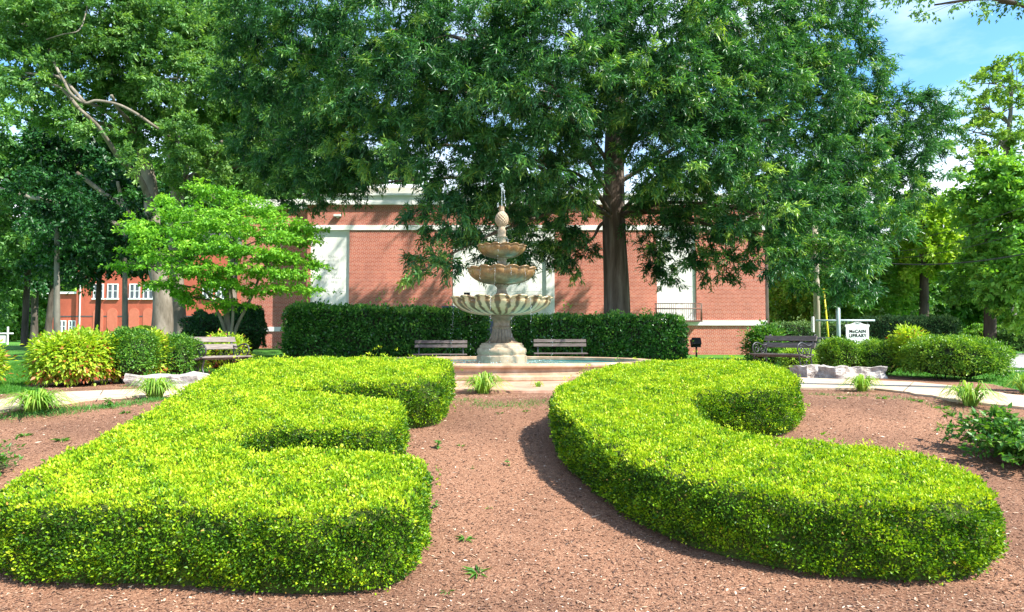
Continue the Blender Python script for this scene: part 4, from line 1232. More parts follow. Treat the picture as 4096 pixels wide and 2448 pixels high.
# ---------------------------------------------------------------- shrubs and clumps
def shrub(name, cx, cy, rx, ry, h, m_leaf, Ln, W, n, label, cat='shrub', droop=0.0, rough=.10, group=None, z0=None, power=2.6, under=.12, cl=0, core=True, corem='core', stems=True, outw=1.0, up=.35):
    z = zg(cx, cy) if z0 is None else z0
    root = empty(name, (cx, cy, z), 0, label, cat, group)
    v = norm(rng.normal(0, 1, (n, 3))); 
    v[:, 2] = np.where(v[:, 2] < -.55, -v[:, 2], v[:, 2])
    # superellipsoid radius
    r = (np.abs(v[:, 0]) ** power + np.abs(v[:, 1]) ** power + np.abs(v[:, 2]) ** power) ** (-1 / power)
    lump = 1 + rough * (np.sin(v[:, 0] * 7 + cx * 3) * np.cos(v[:, 1] * 6 + cy) + .7 * np.sin(v[:, 2] * 9 + v[:, 0] * 5 + cx))
    dep = 1 - np.abs(rng.normal(0, .085, n)) - .02
    R = r * lump * dep
    hh = h / 2
    pos = np.stack([v[:, 0] * R * rx, v[:, 1] * R * ry, hh * (1 + under) + v[:, 2] * R * hh], 1)
    pos[:, 2] = np.maximum(pos[:, 2], .02)
    nr = norm(v / np.array([rx, ry, hh]))
    if cl:  # leaves gathered in tufts
        ci = rng.integers(0, n // cl, n); c_pos = pos[ci]; c_n = nr[ci]
        off = rng.normal(0, Ln * .8, (n, 3))
        pos = c_pos + off; nr = c_n
        d = norm(off / (Ln * .8) * .7 + c_n * .6 + np.array([0, 0, up * .6 - droop]) + rng.normal(0, .3, (n, 3)))
        ln = norm(np.array([0, 0, 1.]) + nr * .4 + rng.normal(0, .4, (n, 3)))
        tone = .5 + rng.normal(0, .18, n) + rng.normal(0, .2, n)[ci]
    else:
        d = norm(nr * .6 * outw + rng.normal(0, .6, (n, 3)) + np.array([0, 0, up - droop]))
        ln = norm(nr + rng.normal(0, .65, (n, 3)))
        tone = .5 + rng.normal(0, .23, n) + .12 * wob(pos[:, 0] * 4, pos[:, 2] * 4 + pos[:, 1] * 4)
    if m_leaf is mat['nandina']:
        low = 1 - pos[:, 2] / h
        tone = np.clip(tone, .2, 1) ; red = rng.random(n) < .05 + .6 * np.clip(low - .35, 0, 1); tone[red] = rng.uniform(0, .14, red.sum())
    tone = np.clip(tone, 0, 1)
    sc = rng.uniform(.7, 1.25, n)
    link('foliage', leaf_mesh(name, pos, d, ln, Ln * sc, W * sc, .15, tone, .15), m_leaf, root)
    if core:
        q = MB(); prof = []
        n2 = 20; m2 = 12
        vs = []; fs = []
        for j in range(m2 + 1):
            for k in range(n2):
                ph_ = PI * j / m2; a = 2 * PI * k / n2
                v_ = np.array([math.sin(ph_) * math.cos(a), math.sin(ph_) * math.sin(a), -math.cos(ph_)])
                r_ = (abs(v_[0]) ** power + abs(v_[1]) ** power + abs(v_[2]) ** power) ** (-1 / power) * .80
                lump = 1 + rough * (math.sin(v_[0] * 7 + cx * 3) * math.cos(v_[1] * 6 + cy) + .7 * math.sin(v_[2] * 9 + v_[0] * 5 + cx))
                r_ *= lump
                vs.append((v_[0] * r_ * rx, v_[1] * r_ * ry, max(.03, hh * (1 + under) + v_[2] * r_ * hh)))
        for j in range(m2):
            for k in range(n2):
                fs.append((j * n2 + k, j * n2 + (k + 1) % n2, (j + 1) * n2 + (k + 1) % n2, (j + 1) * n2 + k))
        q.add(vs, fs, False)
        for k in range(7):
            a = k * .9; q.tube([(.3 * rx * math.cos(a), .3 * ry * math.sin(a), -.02), (.5 * rx * math.cos(a), .5 * ry * math.sin(a), h * .5)], .014, 5)
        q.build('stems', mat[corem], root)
    return root
def at(dx, D): return P(dx, 800, D).x
def SH(dx0, dx1, ytop, D, ry, *a, **k):
    x0, x1 = at(dx0, D), at(dx1, D)
    z = k.pop('z0', None)
    g0 = zg((x0 + x1) / 2, D) if z is None else z
    h = (P(0, ytop, D).z - g0) * .97
    return shrub(a[0], (x0 + x1) / 2, D, (x1 - x0) / 2 * .88, ry, h, *a[1:], **k)
SH(106, 284, 818, 11.9, .75, 'nandina_shrub', mat['nandina'], .08, .042, 13000, 'large yellow-green shrub with reddish lower leaves, leftmost beside the lawn', cl=9, rough=.08, under=0.0, droop=.55)
SH(-100, -14, 848, 11.4, .5, 'nandina_shrub', mat['nandina'], .085, .034, 2500, 'yellow-green shrub cut off by the left edge, above the lawn corner', cl=9)
SH(256, 376, 806, 12.4, .6, 'boxwood_shrub', mat['boxwood'], .04, .024, 12000, 'dense green rounded shrub right of the large yellow-green one', rough=.06, cl=12)
SH(340, 402, 818, 13.0, .3, 'nandina_shrub', mat['nandina'], .075, .03, 2200, 'narrow yellow-green tuft squeezed between two rounded green shrubs', cl=9, core=False)
SH(372, 486, 820, 13.6, .6, 'boxwood_shrub', mat['boxwood'], .04, .024, 12000, cl=12, label='dense green rounded shrub directly left of the iron-armed bench', rough=.04)
SH(492, 596, 824, 15.2, .45, 'nandina_shrub', mat['nandina'], .08, .032, 3200, 'yellow-green leafy shrub showing behind the left bench', cl=9)
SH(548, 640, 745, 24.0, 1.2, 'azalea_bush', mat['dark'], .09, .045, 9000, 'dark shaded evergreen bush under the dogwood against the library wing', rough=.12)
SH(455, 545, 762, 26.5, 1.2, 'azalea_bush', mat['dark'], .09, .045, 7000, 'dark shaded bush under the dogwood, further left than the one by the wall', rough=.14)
SH(330, 372, 792, 32, .8, 'round_bush', mat['yellow'], .08, .05, 3000, 'small rounded yellow-green bush at the left foot of the big pale trunk', rough=.03)
SH(1812, 1895, 803, 17.2, .5, 'nandina_shrub', mat['azalea'], .10, .045, 3600, 'leafy bright green shrub by the brick corner behind the right bench', cl=8, rough=.15)
SH(1895, 1982, 848, 16.3, .35, 'nandina_shrub', mat['yellow'], .05, .03, 3600, 'small yellow-green shrub showing under and beside the right bench', cl=6)
SH(1984, 2085, 822, 15.2, .6, 'boxwood_shrub', mat['holly'], .042, .022, 9500, 'rounded green shrub below the library sign post', rough=.10, under=.0, cl=14)
SH(2065, 2190, 825, 15.0, .65, 'boxwood_shrub', mat['holly'], .042, .022, 10500, 'rounded green shrub in front of the library sign board', rough=.10, under=.0, cl=14)
SH(2168, 2245, 806, 14.4, .35, 'nandina_shrub', mat['nandina'], .085, .038, 2200, 'yellow-green leafy tuft between the rounded shrubs on the right', cl=9, core=False)
SH(2195, 2424, 814, 13.4, .95, 'boxwood_shrub', mat['holly'], .042, .023, 26000, 'largest rounded green shrub on the right, beside the curved path', rough=.06, under=-.02, cl=14)
# sprawling shrub at right edge and small one at left edge
def sprawl(name, cx, cy, R, h, n, label, m_leaf, Ln, W):
    z = zg(cx, cy)
    root = empty(name, (cx, cy, z), 0, label, 'shrub')
    nb_ = 90
    st = MB(); pos = []; dd = []
    for i in range(nb_):
        a = rng.uniform(0, 2 * PI); rr = R * rng.uniform(.35, 1.05); hh = h * rng.uniform(.35, 1.05) * (1 - .35 * (rr / R) ** 2)
        tip = np.array([rr * math.cos(a), rr * math.sin(a), hh - (zg(cx, cy) - zg(cx, cy + rr * math.sin(a))) * 1.0])
        mid = tip * np.array([.45, .45, .75])
        pts = [np.zeros(3) + np.array([0, 0, .02]), mid, tip]
        cpts = curve([tuple(p) for p in pts], 5)
        st.tube(cpts, [.007 * (1 - .7 * k / (len(cpts) - 1)) for k in range(len(cpts))], 5)
        m_ = n // nb_
        t = rng.uniform(.35, 1.0, m_) ; idx = (t * (len(cpts) - 1)).astype(int)
        cc = np.array([tuple(c) for c in cpts])[idx]
        pos.append(cc + rng.normal(0, .02, (m_, 3))); 
        ax = norm(np.tile(tip - mid, (m_, 1)))
        dd.append(norm(ax * .5 + rng.normal(0, .7, (m_, 3)) + np.array([0, 0, .15])))
    pos = np.concatenate(pos); dd = np.concatenate(dd); k = len(pos)
    ln = norm(np.array([0, 0, 1.]) + rng.normal(0, .5, (k, 3)))
    sc = rng.uniform(.6, 1.2, k)
    link('foliage', leaf_mesh(name, pos, dd, ln, Ln * sc, W * sc, .12, np.clip(.5 + rng.normal(0, .22, k), 0, 1), .15), m_leaf, root)
    st.build('stems', mat['stem'], root)
p = G(2500, 1160)
sprawl('azalea_shrub', p.x + .25, p.y + .35, .70, .44, 4600, 'loose sprawling green shrub at the right edge of the mulch bed', mat['azalea'], .07, .036)
p = G(-45, 1160)
sprawl('azalea_shrub', p.x, p.y, .30, .3, 700, 'small green shrub just showing at the left edge of the mulch bed', mat['azalea'], .05, .028)
def lily(dx, dy, R, h, n, label, base_off=0.0, name='daylily_clump', group='strap-leaved clumps along the path'):
    p = G(dx, dy)
    z = zg(p.x, p.y)
    V = []; Fc = []; rn = []
    for i in range(n):
        a = rng.uniform(0, 2 * PI); Ln = rng.uniform(.65, 1.1)
        rr = R * Ln * rng.uniform(.35, 1.1) * 1.25; hh = h * rng.uniform(.55, 1.1) * (1.1 - .3 * rr / R)
        w_ = rng.uniform(.007, .012); d = np.array([math.cos(a), math.sin(a), 0]); s_ = np.array([-d[1], d[0], 0])
        b0 = d * rng.uniform(0, .08) * R / .35
        b = len(V); m_ = 7
        for k in range(m_):
            t = k / (m_ - 1)
            c = b0 + d * rr * (t ** 1.25) + np.array([0, 0, hh * (2.3 * t - 2.0 * t ** 2.2) * 1.2])
            c[2] = max(c[2], .005)
            ww = w_ * (1 - t ** 3) + .0008
            V.append(c + s_ * ww); V.append(c - s_ * ww)
        tn = np.clip(.5 + rng.normal(0, .25), 0, 1)
        for k in range(m_ - 1):
            Fc.append((b + 2 * k, b + 2 * k + 1, b + 2 * k + 3, b + 2 * k + 2)); rn.append(tn)
    me = np_mesh(name, np.array(V), np.array(Fc), np.array(rn))
    o = link(name, me, mat['lily'], None, (p.x, p.y, z))
    tag(o, label, 'plant', group)
    return o
lily(1172, 955, .42, .36, 150, 'yellow-green strap-leaved clump on the mulch in front of the pool wall')
lily(88, 1000, .42, .30, 190, 'broad strap-leaved clump at the far left, beside the path')
lily(376, 968, .38, .33, 150, 'strap-leaved clump between the left boulder and the E-shaped hedge')
lily(2092, 950, .34, .30, 110, 'strap-leaved clump in front of the row of boulders on the right')
lily(2352, 985, .33, .34, 110, 'strap-leaved clump on the near edge of the right path')
lily(2486, 955, .30, .36, 80, 'strap-leaved clump cut off by the right edge, beyond the path')
lily(1305, 945, .14, .20, 18, 'few thin blades by the left tip of the C-shaped hedge')

# weeds
def weed(dx, dy, R, n, label, kind=0):
    p = G(dx, dy); z = zg(p.x, p.y) + .004
    a = rng.uniform(0, 2 * PI, n)
    t = rng.random(n)
    if kind == 0:   # flat rosette of grass blades
        d = np.stack([np.cos(a), np.sin(a), rng.uniform(.05, .9, n)], 1)
        pos = np.stack([np.cos(a) * .01, np.sin(a) * .01, np.full(n, .004)], 1)
        Ln = R * rng.uniform(.5, 1.1, n); W = Ln * .13
    else:           # little leafy sprig
        pos = np.stack([np.zeros(n), np.zeros(n), rng.uniform(.01, R * 1.1, n)], 1)
        d = np.stack([np.cos(a), np.sin(a), rng.uniform(-.1, .5, n)], 1)
        Ln = R * .6 * rng.uniform(.6, 1.2, n); W = Ln * .6; pos[0] = 0; d[0] = (0.02, 0.02, 1); Ln[0] = R * 1.2; W[0] = .004
    ln = np.tile(np.array([0, 0, 1.]), (n, 1)) + rng.normal(0, .2, (n, 3))
    me = leaf_mesh('weed', pos, d, ln, Ln, W, .1, np.clip(rng.normal(.5, .25, n), 0, 1), .35)
    o = link('weed', me, mat['weed'], None, (p.x, p.y, z)); tag(o, label, 'weed', 'weeds sprouting from the mulch')
W_ = [(1160, 1395, .10, 22, 'largest star-shaped grass weed on the mulch, near the bottom', 0), (1128, 1312, .07, 24, 'pale leafy weed right of the E-shaped hedge front arm', 0),
      (1060, 1090, .07, 26, 'upright leafy weed between the two hedges, beside the middle arm of the E', 1), (1118, 1085, .05, 14, 'low grass weed just right of the upright leafy one', 0),
      (1230, 1130, .05, 10, 'tiny yellow weed midway between the hedges', 1), (1085, 1440, .05, 8, 'small bladed weed at the bottom edge near the E hedge', 0),
      (1055, 1235, .05, 16, 'weed tucked against the right end of the front arm of the E', 1), (1146, 1140, .03, 7, 'single round-leaved seedling on the mulch', 1),
      (1187, 1235, .035, 8, 'tiny bladed seedling in the middle of the mulch strip', 0), (2138, 968, .09, 24, 'low weed below the right boulders, beside the path', 0), (2225, 975, .08, 22, 'low weed on the mulch edge right of the boulders', 0), (2285, 992, .09, 26, 'low spreading weed left of the clump on the right path', 0),
      (2040, 968, .08, 20, 'weed at the mulch edge behind the C hedge', 0), (1640, 900, .1, 14, 'weed peeping behind the rear arm of the C hedge', 1), (260, 990, .10, 30, 'leafy weed between the two left strap-leaved clumps', 1),
      (305, 1003, .08, 26, 'low weed under the second left strap-leaved clump', 0), (150, 1070, .09, 30, 'grassy weed on the left mulch below the broad clump', 0), (60, 1060, .08, 24, 'grassy weed near the left edge of the mulch', 0), (215, 1088, .06, 16, 'small weed on the left mulch near the E hedge', 0),
      (1212, 1005, .05, 16, 'low weed in front of the centre strap-leaved clump', 0), (1275, 1000, .06, 16, 'low weed near the tip of the C hedge', 0), (2385, 1035, .08, 20, 'low weed above the sprawling right shrub', 0)]
for a in W_: weed(*a)
# fine grass fringe beside the paths (uncountable)
def grass_patch(name, pts, n, Ln, label=None, spread=.1, m='weed'):
    P_ = [G(*p) for p in pts]
    i = rng.integers(0, len(P_) - 1, n); t = rng.random(n)
    A = np.array([tuple(p) for p in P_])
    pos = A[i] * (1 - t[:, None]) + A[i + 1] * t[:, None]
    pos[:, :2] += rng.normal(0, spread, (n, 2))
    pos[:, 2] = vzg(pos[:, 0], pos[:, 1]) + .004
    d = norm(rng.normal(0, .5, (n, 3)) + np.array([0, 0, .8])); d[:, 2] = np.abs(d[:, 2])
    L_ = Ln * rng.uniform(.5, 1.2, n)
    me = leaf_mesh(name, pos, d, rng.normal(0, 1, (n, 3)), L_, L_ * .12, .05, np.clip(rng.normal(.4, .2, n), 0, 1), .1)
    tag(link(name, me, mat[m]), label, 'grass', kind='stuff')
grass_patch('grass', [(0, 1015), (90, 1005), (160, 1000), (250, 990), (330, 980), (420, 970)], 1800, .06, 'fringe of grass along the left path edge', .09)
grass_patch('grass', [(1100, 970), (1180, 985), (1260, 985), (1330, 975)], 1100, .04, 'sparse grass sprouting at the centre edge of the mulch', .12)
grass_patch('grass', [(1960, 958), (2100, 962), (2300, 1000), (2483, 1020)], 500, .05, 'sparse grass along the right path edge', .07)
# lawn blades on the nearer left lawn and right strip
def lawn_blades(x0, x1, y0, y1, n, label, keep=None):
    X = rng.uniform(x0, x1, n); Y = y0 + (y1 - y0) * rng.random(n) ** 1.3
    k = ~inside(mulch_poly, X, Y)
    X = X[k]; Y = Y[k]; n = len(X)
    pos = np.stack([X, Y, vzg(X, Y)], 1)
    d = norm(rng.normal(0, .45, (n, 3)) + np.array([0, 0, 1.])); d[:, 2] = np.abs(d[:, 2])
    L_ = .06 * rng.uniform(.6, 1.3, n)
    me = leaf_mesh('grass', pos, d, rng.normal(0, 1, (n, 3)), L_, L_ * .18, .05, np.clip(rng.normal(.5, .2, n), 0, 1), .1)
    tag(link('grass', me, mat['grass']), label, 'grass', kind='stuff')
lawn_blades(-16, -6.5, 9, 26, 150000, 'mown lawn grass on the left')
lawn_blades(8, 20, 10, 20, 40000, 'mown lawn grass on the right of the shrubs')

# mulch chips
def chips():
    n = 150000
    Y = 3.3 + 8.5 * rng.random(n) ** 1.6; X = rng.uniform(-.82, .82, n) * Y
    k = inside(mulch_poly, X, Y) & ~inside(rt, X, Y) & ~inside(lf, X, Y)
    X = X[k]; Y = Y[k]; n = len(X)
    Z = vzg(X, Y) + .007 + np.abs(rng.normal(0, .003, n))
    a = rng.uniform(0, 2 * PI, n); d = np.stack([np.cos(a), np.sin(a), rng.normal(0, .18, n)], 1)
    L_ = rng.gamma(1.7, .0085, n) + .005; tw = rng.random(n) < .006; L_[tw] = rng.uniform(.05, .13, tw.sum()); W = np.minimum(L_ * rng.uniform(.2, .6, n), .013); W[tw] = .006
    pos = np.stack([X, Y, Z], 1)
    me = leaf_mesh('bark_chips', pos, d, np.tile([0, 0, 1.], (n, 1)) + rng.normal(0, .3, (n, 3)), L_, W, .1, np.clip(rng.normal(.42, .24, n), 0, 1), .0)
    tag(link('bark_chips', me, mat['chip']), 'loose bark chips scattered over the bed', 'mulch', kind='stuff')
chips()

# ---------------------------------------------------------------- trees
def blob(dx, dy, D, rx, ry, rd=None, w=1.0):
    c = P(dx, dy, D); s = D / F * K
    return (c.x, c.y, c.z, rx * s, (rd if rd else (rx + ry) * .5 * s), ry * s, w)
def tree(name, label, base, trunk, blobs, m_leaf, m_bark, k=4.5, spray=.5, nl=150, Ln=.12, W=.03, droop=.35, flat=.6, limbs=True, limb_r=.10, shell=.55, cat='tree', tone_sp=.16, group=None, sides=14, twig_r=.016, out=.5, limb_every=1, extra=()):
    """trunk: list of (x,y,z,r) in world space; blobs: ellipsoids of foliage"""
    bx_, by_, bz_ = base
    root = empty(name, base, 0, label, cat, group)
    tb_ = MB()
    tp = [Vector(t[:3]) for t in trunk]; tr = [t[3] for t in trunk]
    cp_ = curve([tuple(p) for p in tp], 5)
    rr_ = np.interp(np.linspace(0, len(tr) - 1, len(cp_)), range(len(tr)), tr)
    if cp_: tb_.tube(cp_, list(rr_), sides)
    C = []; O = []
    for bi, (x, y, z, rx, ry, rz, wgt) in enumerate(blobs):
        n = max(3, int(k * PI * rx * rz * wgt))
        v = norm(rng.normal(0, 1, (n, 3))); r = shell + (1 - shell) * rng.random(n) ** .7
        r *= 1 + .18 * rng.normal(0, 1, n)
        c = np.array([x, y, z]) + v * r[:, None] * np.array([rx, ry, rz])
        C.append(c)
        ax = np.array([x - bx_, y - by_, 0.0]); ax = ax / (np.linalg.norm(ax) + 1e-6)
        O.append(norm(v * .6 + ax * out + np.array([0, 0, .1])))
        if limbs and bi % limb_every == 0:
            q = Vector((x, y, z))
            # spring from the trunk lower than the blob
            zt = max(tp[0].z + .35 * (tp[-1].z - tp[0].z), min(tp[-1].z - .1, z - .25 * math.hypot(x - bx_, y - by_)))
            ii = min(range(len(cp_)), key=lambda i: abs(cp_[i].z - zt))
            s_ = cp_[ii]
            Lr = (q - s_).length
            mid1 = s_.lerp(q, .35) + Vector((rng.normal(0, .05) * Lr, rng.normal(0, .05) * Lr, .10 * Lr))
            mid2 = s_.lerp(q, .7) + Vector((rng.normal(0, .05) * Lr, rng.normal(0, .05) * Lr, .06 * Lr))
            cc = curve([tuple(s_), tuple(mid1), tuple(mid2), tuple(q)], 5)
            lr = min(limb_r, rr_[ii] * .6)
            tb_.tube(cc, [lr * (1 - .75 * i / (len(cc) - 1)) for i in range(len(cc))], 7)
            for j in rng.choice(n, min(n, 9), replace=False):
                e_ = Vector(c[j]); st_ = cc[int(rng.integers(8, len(cc)))]
                m_ = st_.lerp(e_, .5) + Vector((0, 0, .08 * (e_ - st_).length))
                c3 = curve([tuple(st_), tuple(m_), tuple(e_)], 3)
                tb_.tube(c3, [twig_r * (1 - .7 * i / (len(c3) - 1)) for i in range(len(c3))], 5, cap=False)
    for pts_, r0_, r1_ in extra:
        cc = curve([tuple(P(*p)) for p in pts_], 5)
        tb_.tube(cc, [r0_ + (r1_ - r0_) * i / (len(cc) - 1) for i in range(len(cc))], 9)
    C = np.concatenate(C); O = np.concatenate(O)
    M_ = len(C)
    tb_.v = [(a - bx_, b - by_, c - bz_) for a, b, c in tb_.v]
    tb_.build('trunk', m_bark, root)
    sid = np.repeat(np.arange(M_), nl)
    n = len(sid)
    # each spray: three or four twiglets carrying the leaves
    nt_ = 5
    tw = norm(np.repeat(O, nt_, 0) * .7 + rng.normal(0, .75, (M_ * nt_, 3)) * np.array([1, 1, flat]) + np.array([0, 0, -droop * .5]))
    tl = spray * rng.uniform(.6, 1.3, M_ * nt_)
    ti = sid * nt_ + rng.integers(0, nt_, n)
    t = rng.random(n) ** .8
    pos = C[sid] + tw[ti] * (t * tl[ti])[:, None] + rng.normal(0, spray * .09, (n, 3))
    pos[:, 2] -= droop * (t * tl[ti]) ** 2 * .8
    d = norm(tw[ti] * .8 + rng.normal(0, .6, (n, 3)) + np.array([0, 0, -droop * .6]))
    ln = norm(np.array([0, 0, .9]) + rng.normal(0, .65, (n, 3)))
    tone = np.clip(.45 + rng.normal(0, tone_sp, M_)[sid] + rng.normal(0, .14, n) + .15 * (t - .5), 0, 1)
    sc = rng.uniform(.7, 1.25, n)
    me = leaf_mesh(name, pos - np.array([bx_, by_, bz_]), d, ln, Ln * sc, W * sc, .1, tone, .15)
    link('crown', me, m_leaf, root)
    return root

# --- the large oak
ox, oy = P(1497, 800, 24).x, 24.0
tr = [(ox, oy, -.15, .62), (ox, oy, .5, .50), (ox - .02, oy, 2.5, .45), (ox - .1, oy, 5.0, .40), (ox - .05, oy, 8, .34), (ox + .1, oy, 11, .26), (ox + .3, oy, 14.5, .16)]
ob = [blob(*b) for b in [
    (620, 30, 23, 110, 90, 1.6), (760, 50, 22, 140, 100, 1.8), (950, 50, 20, 160, 110, 2.0), (1150, 70, 19, 180, 120, 2.0), (1370, 50, 18, 180, 110, 2.0), (1600, 60, 19, 170, 120, 2.0), (1800, 60, 21, 150, 120, 2.0), (1980, 60, 23, 130, 110, 1.8),
    (640, 190, 24, 110, 90, 1.6), (790, 210, 22, 130, 100, 1.8), (960, 210, 20, 150, 100, 2.0), (1150, 230, 18.5, 160, 100, 2.0), (1340, 210, 17.5, 150, 100, 1.8), (1600, 210, 18.5, 130, 110, 1.6), (1780, 210, 20, 150, 110, 1.8), (1960, 230, 22, 130, 110, 1.8), (2080, 200, 24, 60, 100, 1.5),
    (2110, 300, 24, 90, 60, 1.4), (2215, 270, 24, 75, 45, 1.2), (2270, 310, 24.5, 50, 40, 1.0), (2200, 380, 24, 90, 50, 1.3),
    (660, 340, 24, 110, 80, 1.6), (800, 370, 22.5, 110, 80, 1.6), (940, 360, 21, 110, 75, 1.6), (740, 470, 24, 60, 38, .8), (850, 440, 22.5, 80, 35, 1.0),
    (1100, 380, 19, 130, 90, 1.8), (1270, 380, 18.5, 130, 90, 1.8), (1390, 420, 20, 70, 110, 1.5), (1600, 360, 19, 90, 100, 1.5), (1740, 380, 19.5, 130, 90, 1.8), (1900, 400, 21, 120, 90, 1.8), (2060, 420, 23, 110, 80, 1.6), (2190, 450, 24, 60, 60, 1.2),
    (1090, 520, 19, 90, 60, 1.2), (1060, 620, 18.5, 60, 32, .8), (1010, 665, 18.3, 34, 14, .5), (1200, 520, 20.5, 90, 60, 1.4), (1320, 560, 22.5, 100, 55, 1.4), (1400, 610, 23, 55, 50, 1.0), (1220, 600, 21.5, 80, 40, 1.2),
    (1590, 520, 23, 60, 70, 1.2), (1690, 540, 22, 90, 50, 1.2), (1760, 640, 22, 90, 30, .9), (1620, 620, 24, 60, 50, 1.0), (1840, 520, 20, 100, 70, 1.5), (1990, 530, 20.5, 110, 70, 1.6), (1880, 620, 20, 90, 40, 1.2), (2010, 640, 20.5, 90, 50, 1.3), (2110, 560, 22.5, 70, 70, 1.3), (2060, 700, 21, 45, 22, .6),
    (1480, 130, 22.3, 60, 60, .8), (1500, 300, 22.7, 50, 60, .6, .6), (1450, 240, 21, 60, 50, 1.0), (1560, 330, 21.5, 50, 50, .8), (900, 200, 28, 260, 140, 1.5, .6), (1300, 200, 29, 300, 150, 1.5, .6), (1750, 220, 29, 260, 160, 1.5, .6), (1250, 430, 28, 220, 80, 1.2, .6), (1820, 480, 27, 200, 90, 1.2, .6),
    (1000, -130, 22, 300, 90, 2.5, .5), (1500, -150, 21, 300, 100, 3, .5), (1850, -120, 23, 220, 90, 2.5, .5), (1400, -330, 24, 300, 100, 4, .4), (1480, -230, 30, 130, 90, 1.6, .7), (1620, -360, 30, 120, 90, 1.6, .7), (1760, -200, 30.5, 90, 80, 1.4, .6)]]
tree('oak_tree', 'huge oak with dark brown trunk and narrow glossy leaves spreading over the library', (ox, oy, -.12), tr, ob, mat['oak'], mat['bark'], k=12, spray=.46, nl=150, Ln=.18, W=.040, tone_sp=.24, droop=.45, limb_r=.085, sides=28, limb_every=3)

# --- big pale-trunked trees on the left
lx, ly = P(392, 800, 30).x, 30.0
tr = [(lx - .1, ly, -.1, .75), (lx, ly, .5, .50), (lx + .0, ly, 2.5, .38), (P(372, 600, 30).x, ly, P(0, 600, 30).z, .34), (P(365, 460, 30).x, ly, P(0, 460, 30).z, .30), (P(340, 350, 30).x, ly, P(0, 350, 30).z, .22), (P(290, 230, 30).x, ly, P(0, 230, 30).z, .2), (P(250, 100, 30).x, ly, P(0, 100, 30).z, .1)]
lb_ = [blob(*b) for b in [(60, 60, 27, 150, 90, 1.8), (220, 50, 27, 150, 90, 2), (380, 70, 28, 130, 90, 2), (80, 190, 26, 130, 60, 1.5), (240, 160, 28, 130, 60, 1.8), (350, 230, 29.5, 110, 50, 1.5), (430, 190, 28, 110, 80, 1.8), (440, 340, 27, 70, 50, 1.0), (330, 310, 29, 90, 45, 1.0), (150, 280, 29, 70, 30, .9), (265, 330, 25, 45, 18, .6, .5), (190, 290, 24.8, 40, 14, .5, .5), (60, 20, 30, 160, 90, 2), (420, 40, 32, 140, 110, 2), (330, 400, 26, 40, 22, .7, .7), (200, -120, 28, 280, 80, 2.5, .5)]]
LX = [([(372, 520, 29.8), (340, 434, 29), (294, 390, 28), (257, 335, 27), (232, 300, 26.4), (190, 262, 26)], .135, .06),
      ([(331, 338, 29.5), (312, 294, 28), (287, 265, 27), (270, 230, 26.5)], .12, .05),
      ([(410, 330, 27.2), (370, 303, 26.4), (331, 276, 26), (287, 254, 25.8), (235, 244, 25.6), (206, 250, 25.5), (173, 228, 25.5), (154, 195, 25.5), (136, 162, 25.5), (120, 120, 26.5)], .06, .05),
      ([(206, 250, 25.5), (143, 187, 25.8), (66, 178, 26), (-20, 163, 26)], .07, .04),
      ([(190, 262, 26), (150, 215, 25.8), (118, 205, 25.7), (80, 200, 26.6)], .08, .02),
      ([(90, 104, 26.5), (125, 92, 25.8), (154, 83, 25.5), (191, 74, 25.5), (206, 40, 25.8), (212, 10, 26.5)], .03, .02),
      ([(-30, 452, 27), (74, 478, 27), (147, 496, 27.5), (215, 520, 28.5), (330, 560, 30)], .09, .12),
      ([(185, 418, 28), (239, 460, 28.5), (287, 496, 29), (345, 545, 30)], .08, .14),
      ([(330, 560, 30), (300, 500, 29.5), (285, 440, 29)], .10, .06)]
tree('elm_tree', 'tall left-hand tree with forked pale grey trunk and light green feathery foliage', (lx, ly, .1), tr, lb_, mat['left'], mat['pale_bark'], k=10, spray=.5, nl=150, Ln=.16, W=.07, droop=.25, limb_every=3, limb_r=.16, extra=LX, sides=20, twig_r=.03)
l2, y2 = P(425, 800, 33).x, 33.0
tr = [(l2 + .3, y2, -.1, .55), (l2 + .15, y2, 1.5, .36), (P(425, 600, 33).x, y2, P(0, 600, 33).z, .30), (P(430, 480, 33).x, y2, P(0, 480, 33).z, .28), (P(420, 380, 33).x, y2, P(0, 380, 33).z, .3), (P(430, 220, 33).x, y2, P(0, 220, 33).z, .15)]
lb2 = [blob(*b) for b in [(520, 60, 31, 110, 90, 1.6), (560, 200, 31, 110, 80, 1.6), (520, 320, 32, 100, 60, 1.5), (600, 400, 32, 80, 40, 1.2), (470, 420, 31, 70, 35, 1.0), (620, 300, 33, 80, 60, 1.2)]]
tree('elm_tree', 'second pale-trunked tree just right of the forked one, branching above the dogwood', (l2, y2, .1), tr, lb2, mat['left'], mat['pale_bark'], k=10, spray=.55, nl=140, Ln=.17, W=.075, droop=.25, limb_r=.14, limb_every=3, extra=[([(434, 470, 32.5), (470, 430, 32), (515, 385, 31.5), (540, 340, 31)], .16, .08), ([(436, 470, 32.6), (452, 420, 32.2), (458, 370, 32)], .15, .08)], sides=16, twig_r=.03)
# dark shaded tree mass behind them
def straight(dx, D, h, r, zb=-.1): 
    x = P(dx, 800, D).x
    return (x, D, zb), [(x, D, zb - .1, r * 1.25), (x, D, zb + 1, r), (x + .1, D, h * .5, r * .8), (x, D, h, r * .35)]
bs_, tr = straight(60, 44, 16, .2)
tree('maple_tree', 'dark shaded tree at the far left, its low boughs hanging over the lawn', bs_, tr, [blob(*b) for b in [(30, 420, 42, 110, 70, 3), (60, 560, 42, 100, 60, 3), (170, 480, 42, 100, 80, 3), (20, 330, 42, 90, 60, 3), (20, 660, 44, 60, 45, 2.5), (100, 600, 40, 60, 45, 2), (170, 585, 41, 60, 40, 2), (0, 720, 48, 30, 35, 2)]], mat['forest_dark'], mat['dark_bark'], k=6, spray=.8, nl=130, Ln=.25, W=.15, droop=.3, limb_r=.12, twig_r=.03, limb_every=2)
bs_, tr = straight(235, 42, 16, .16)
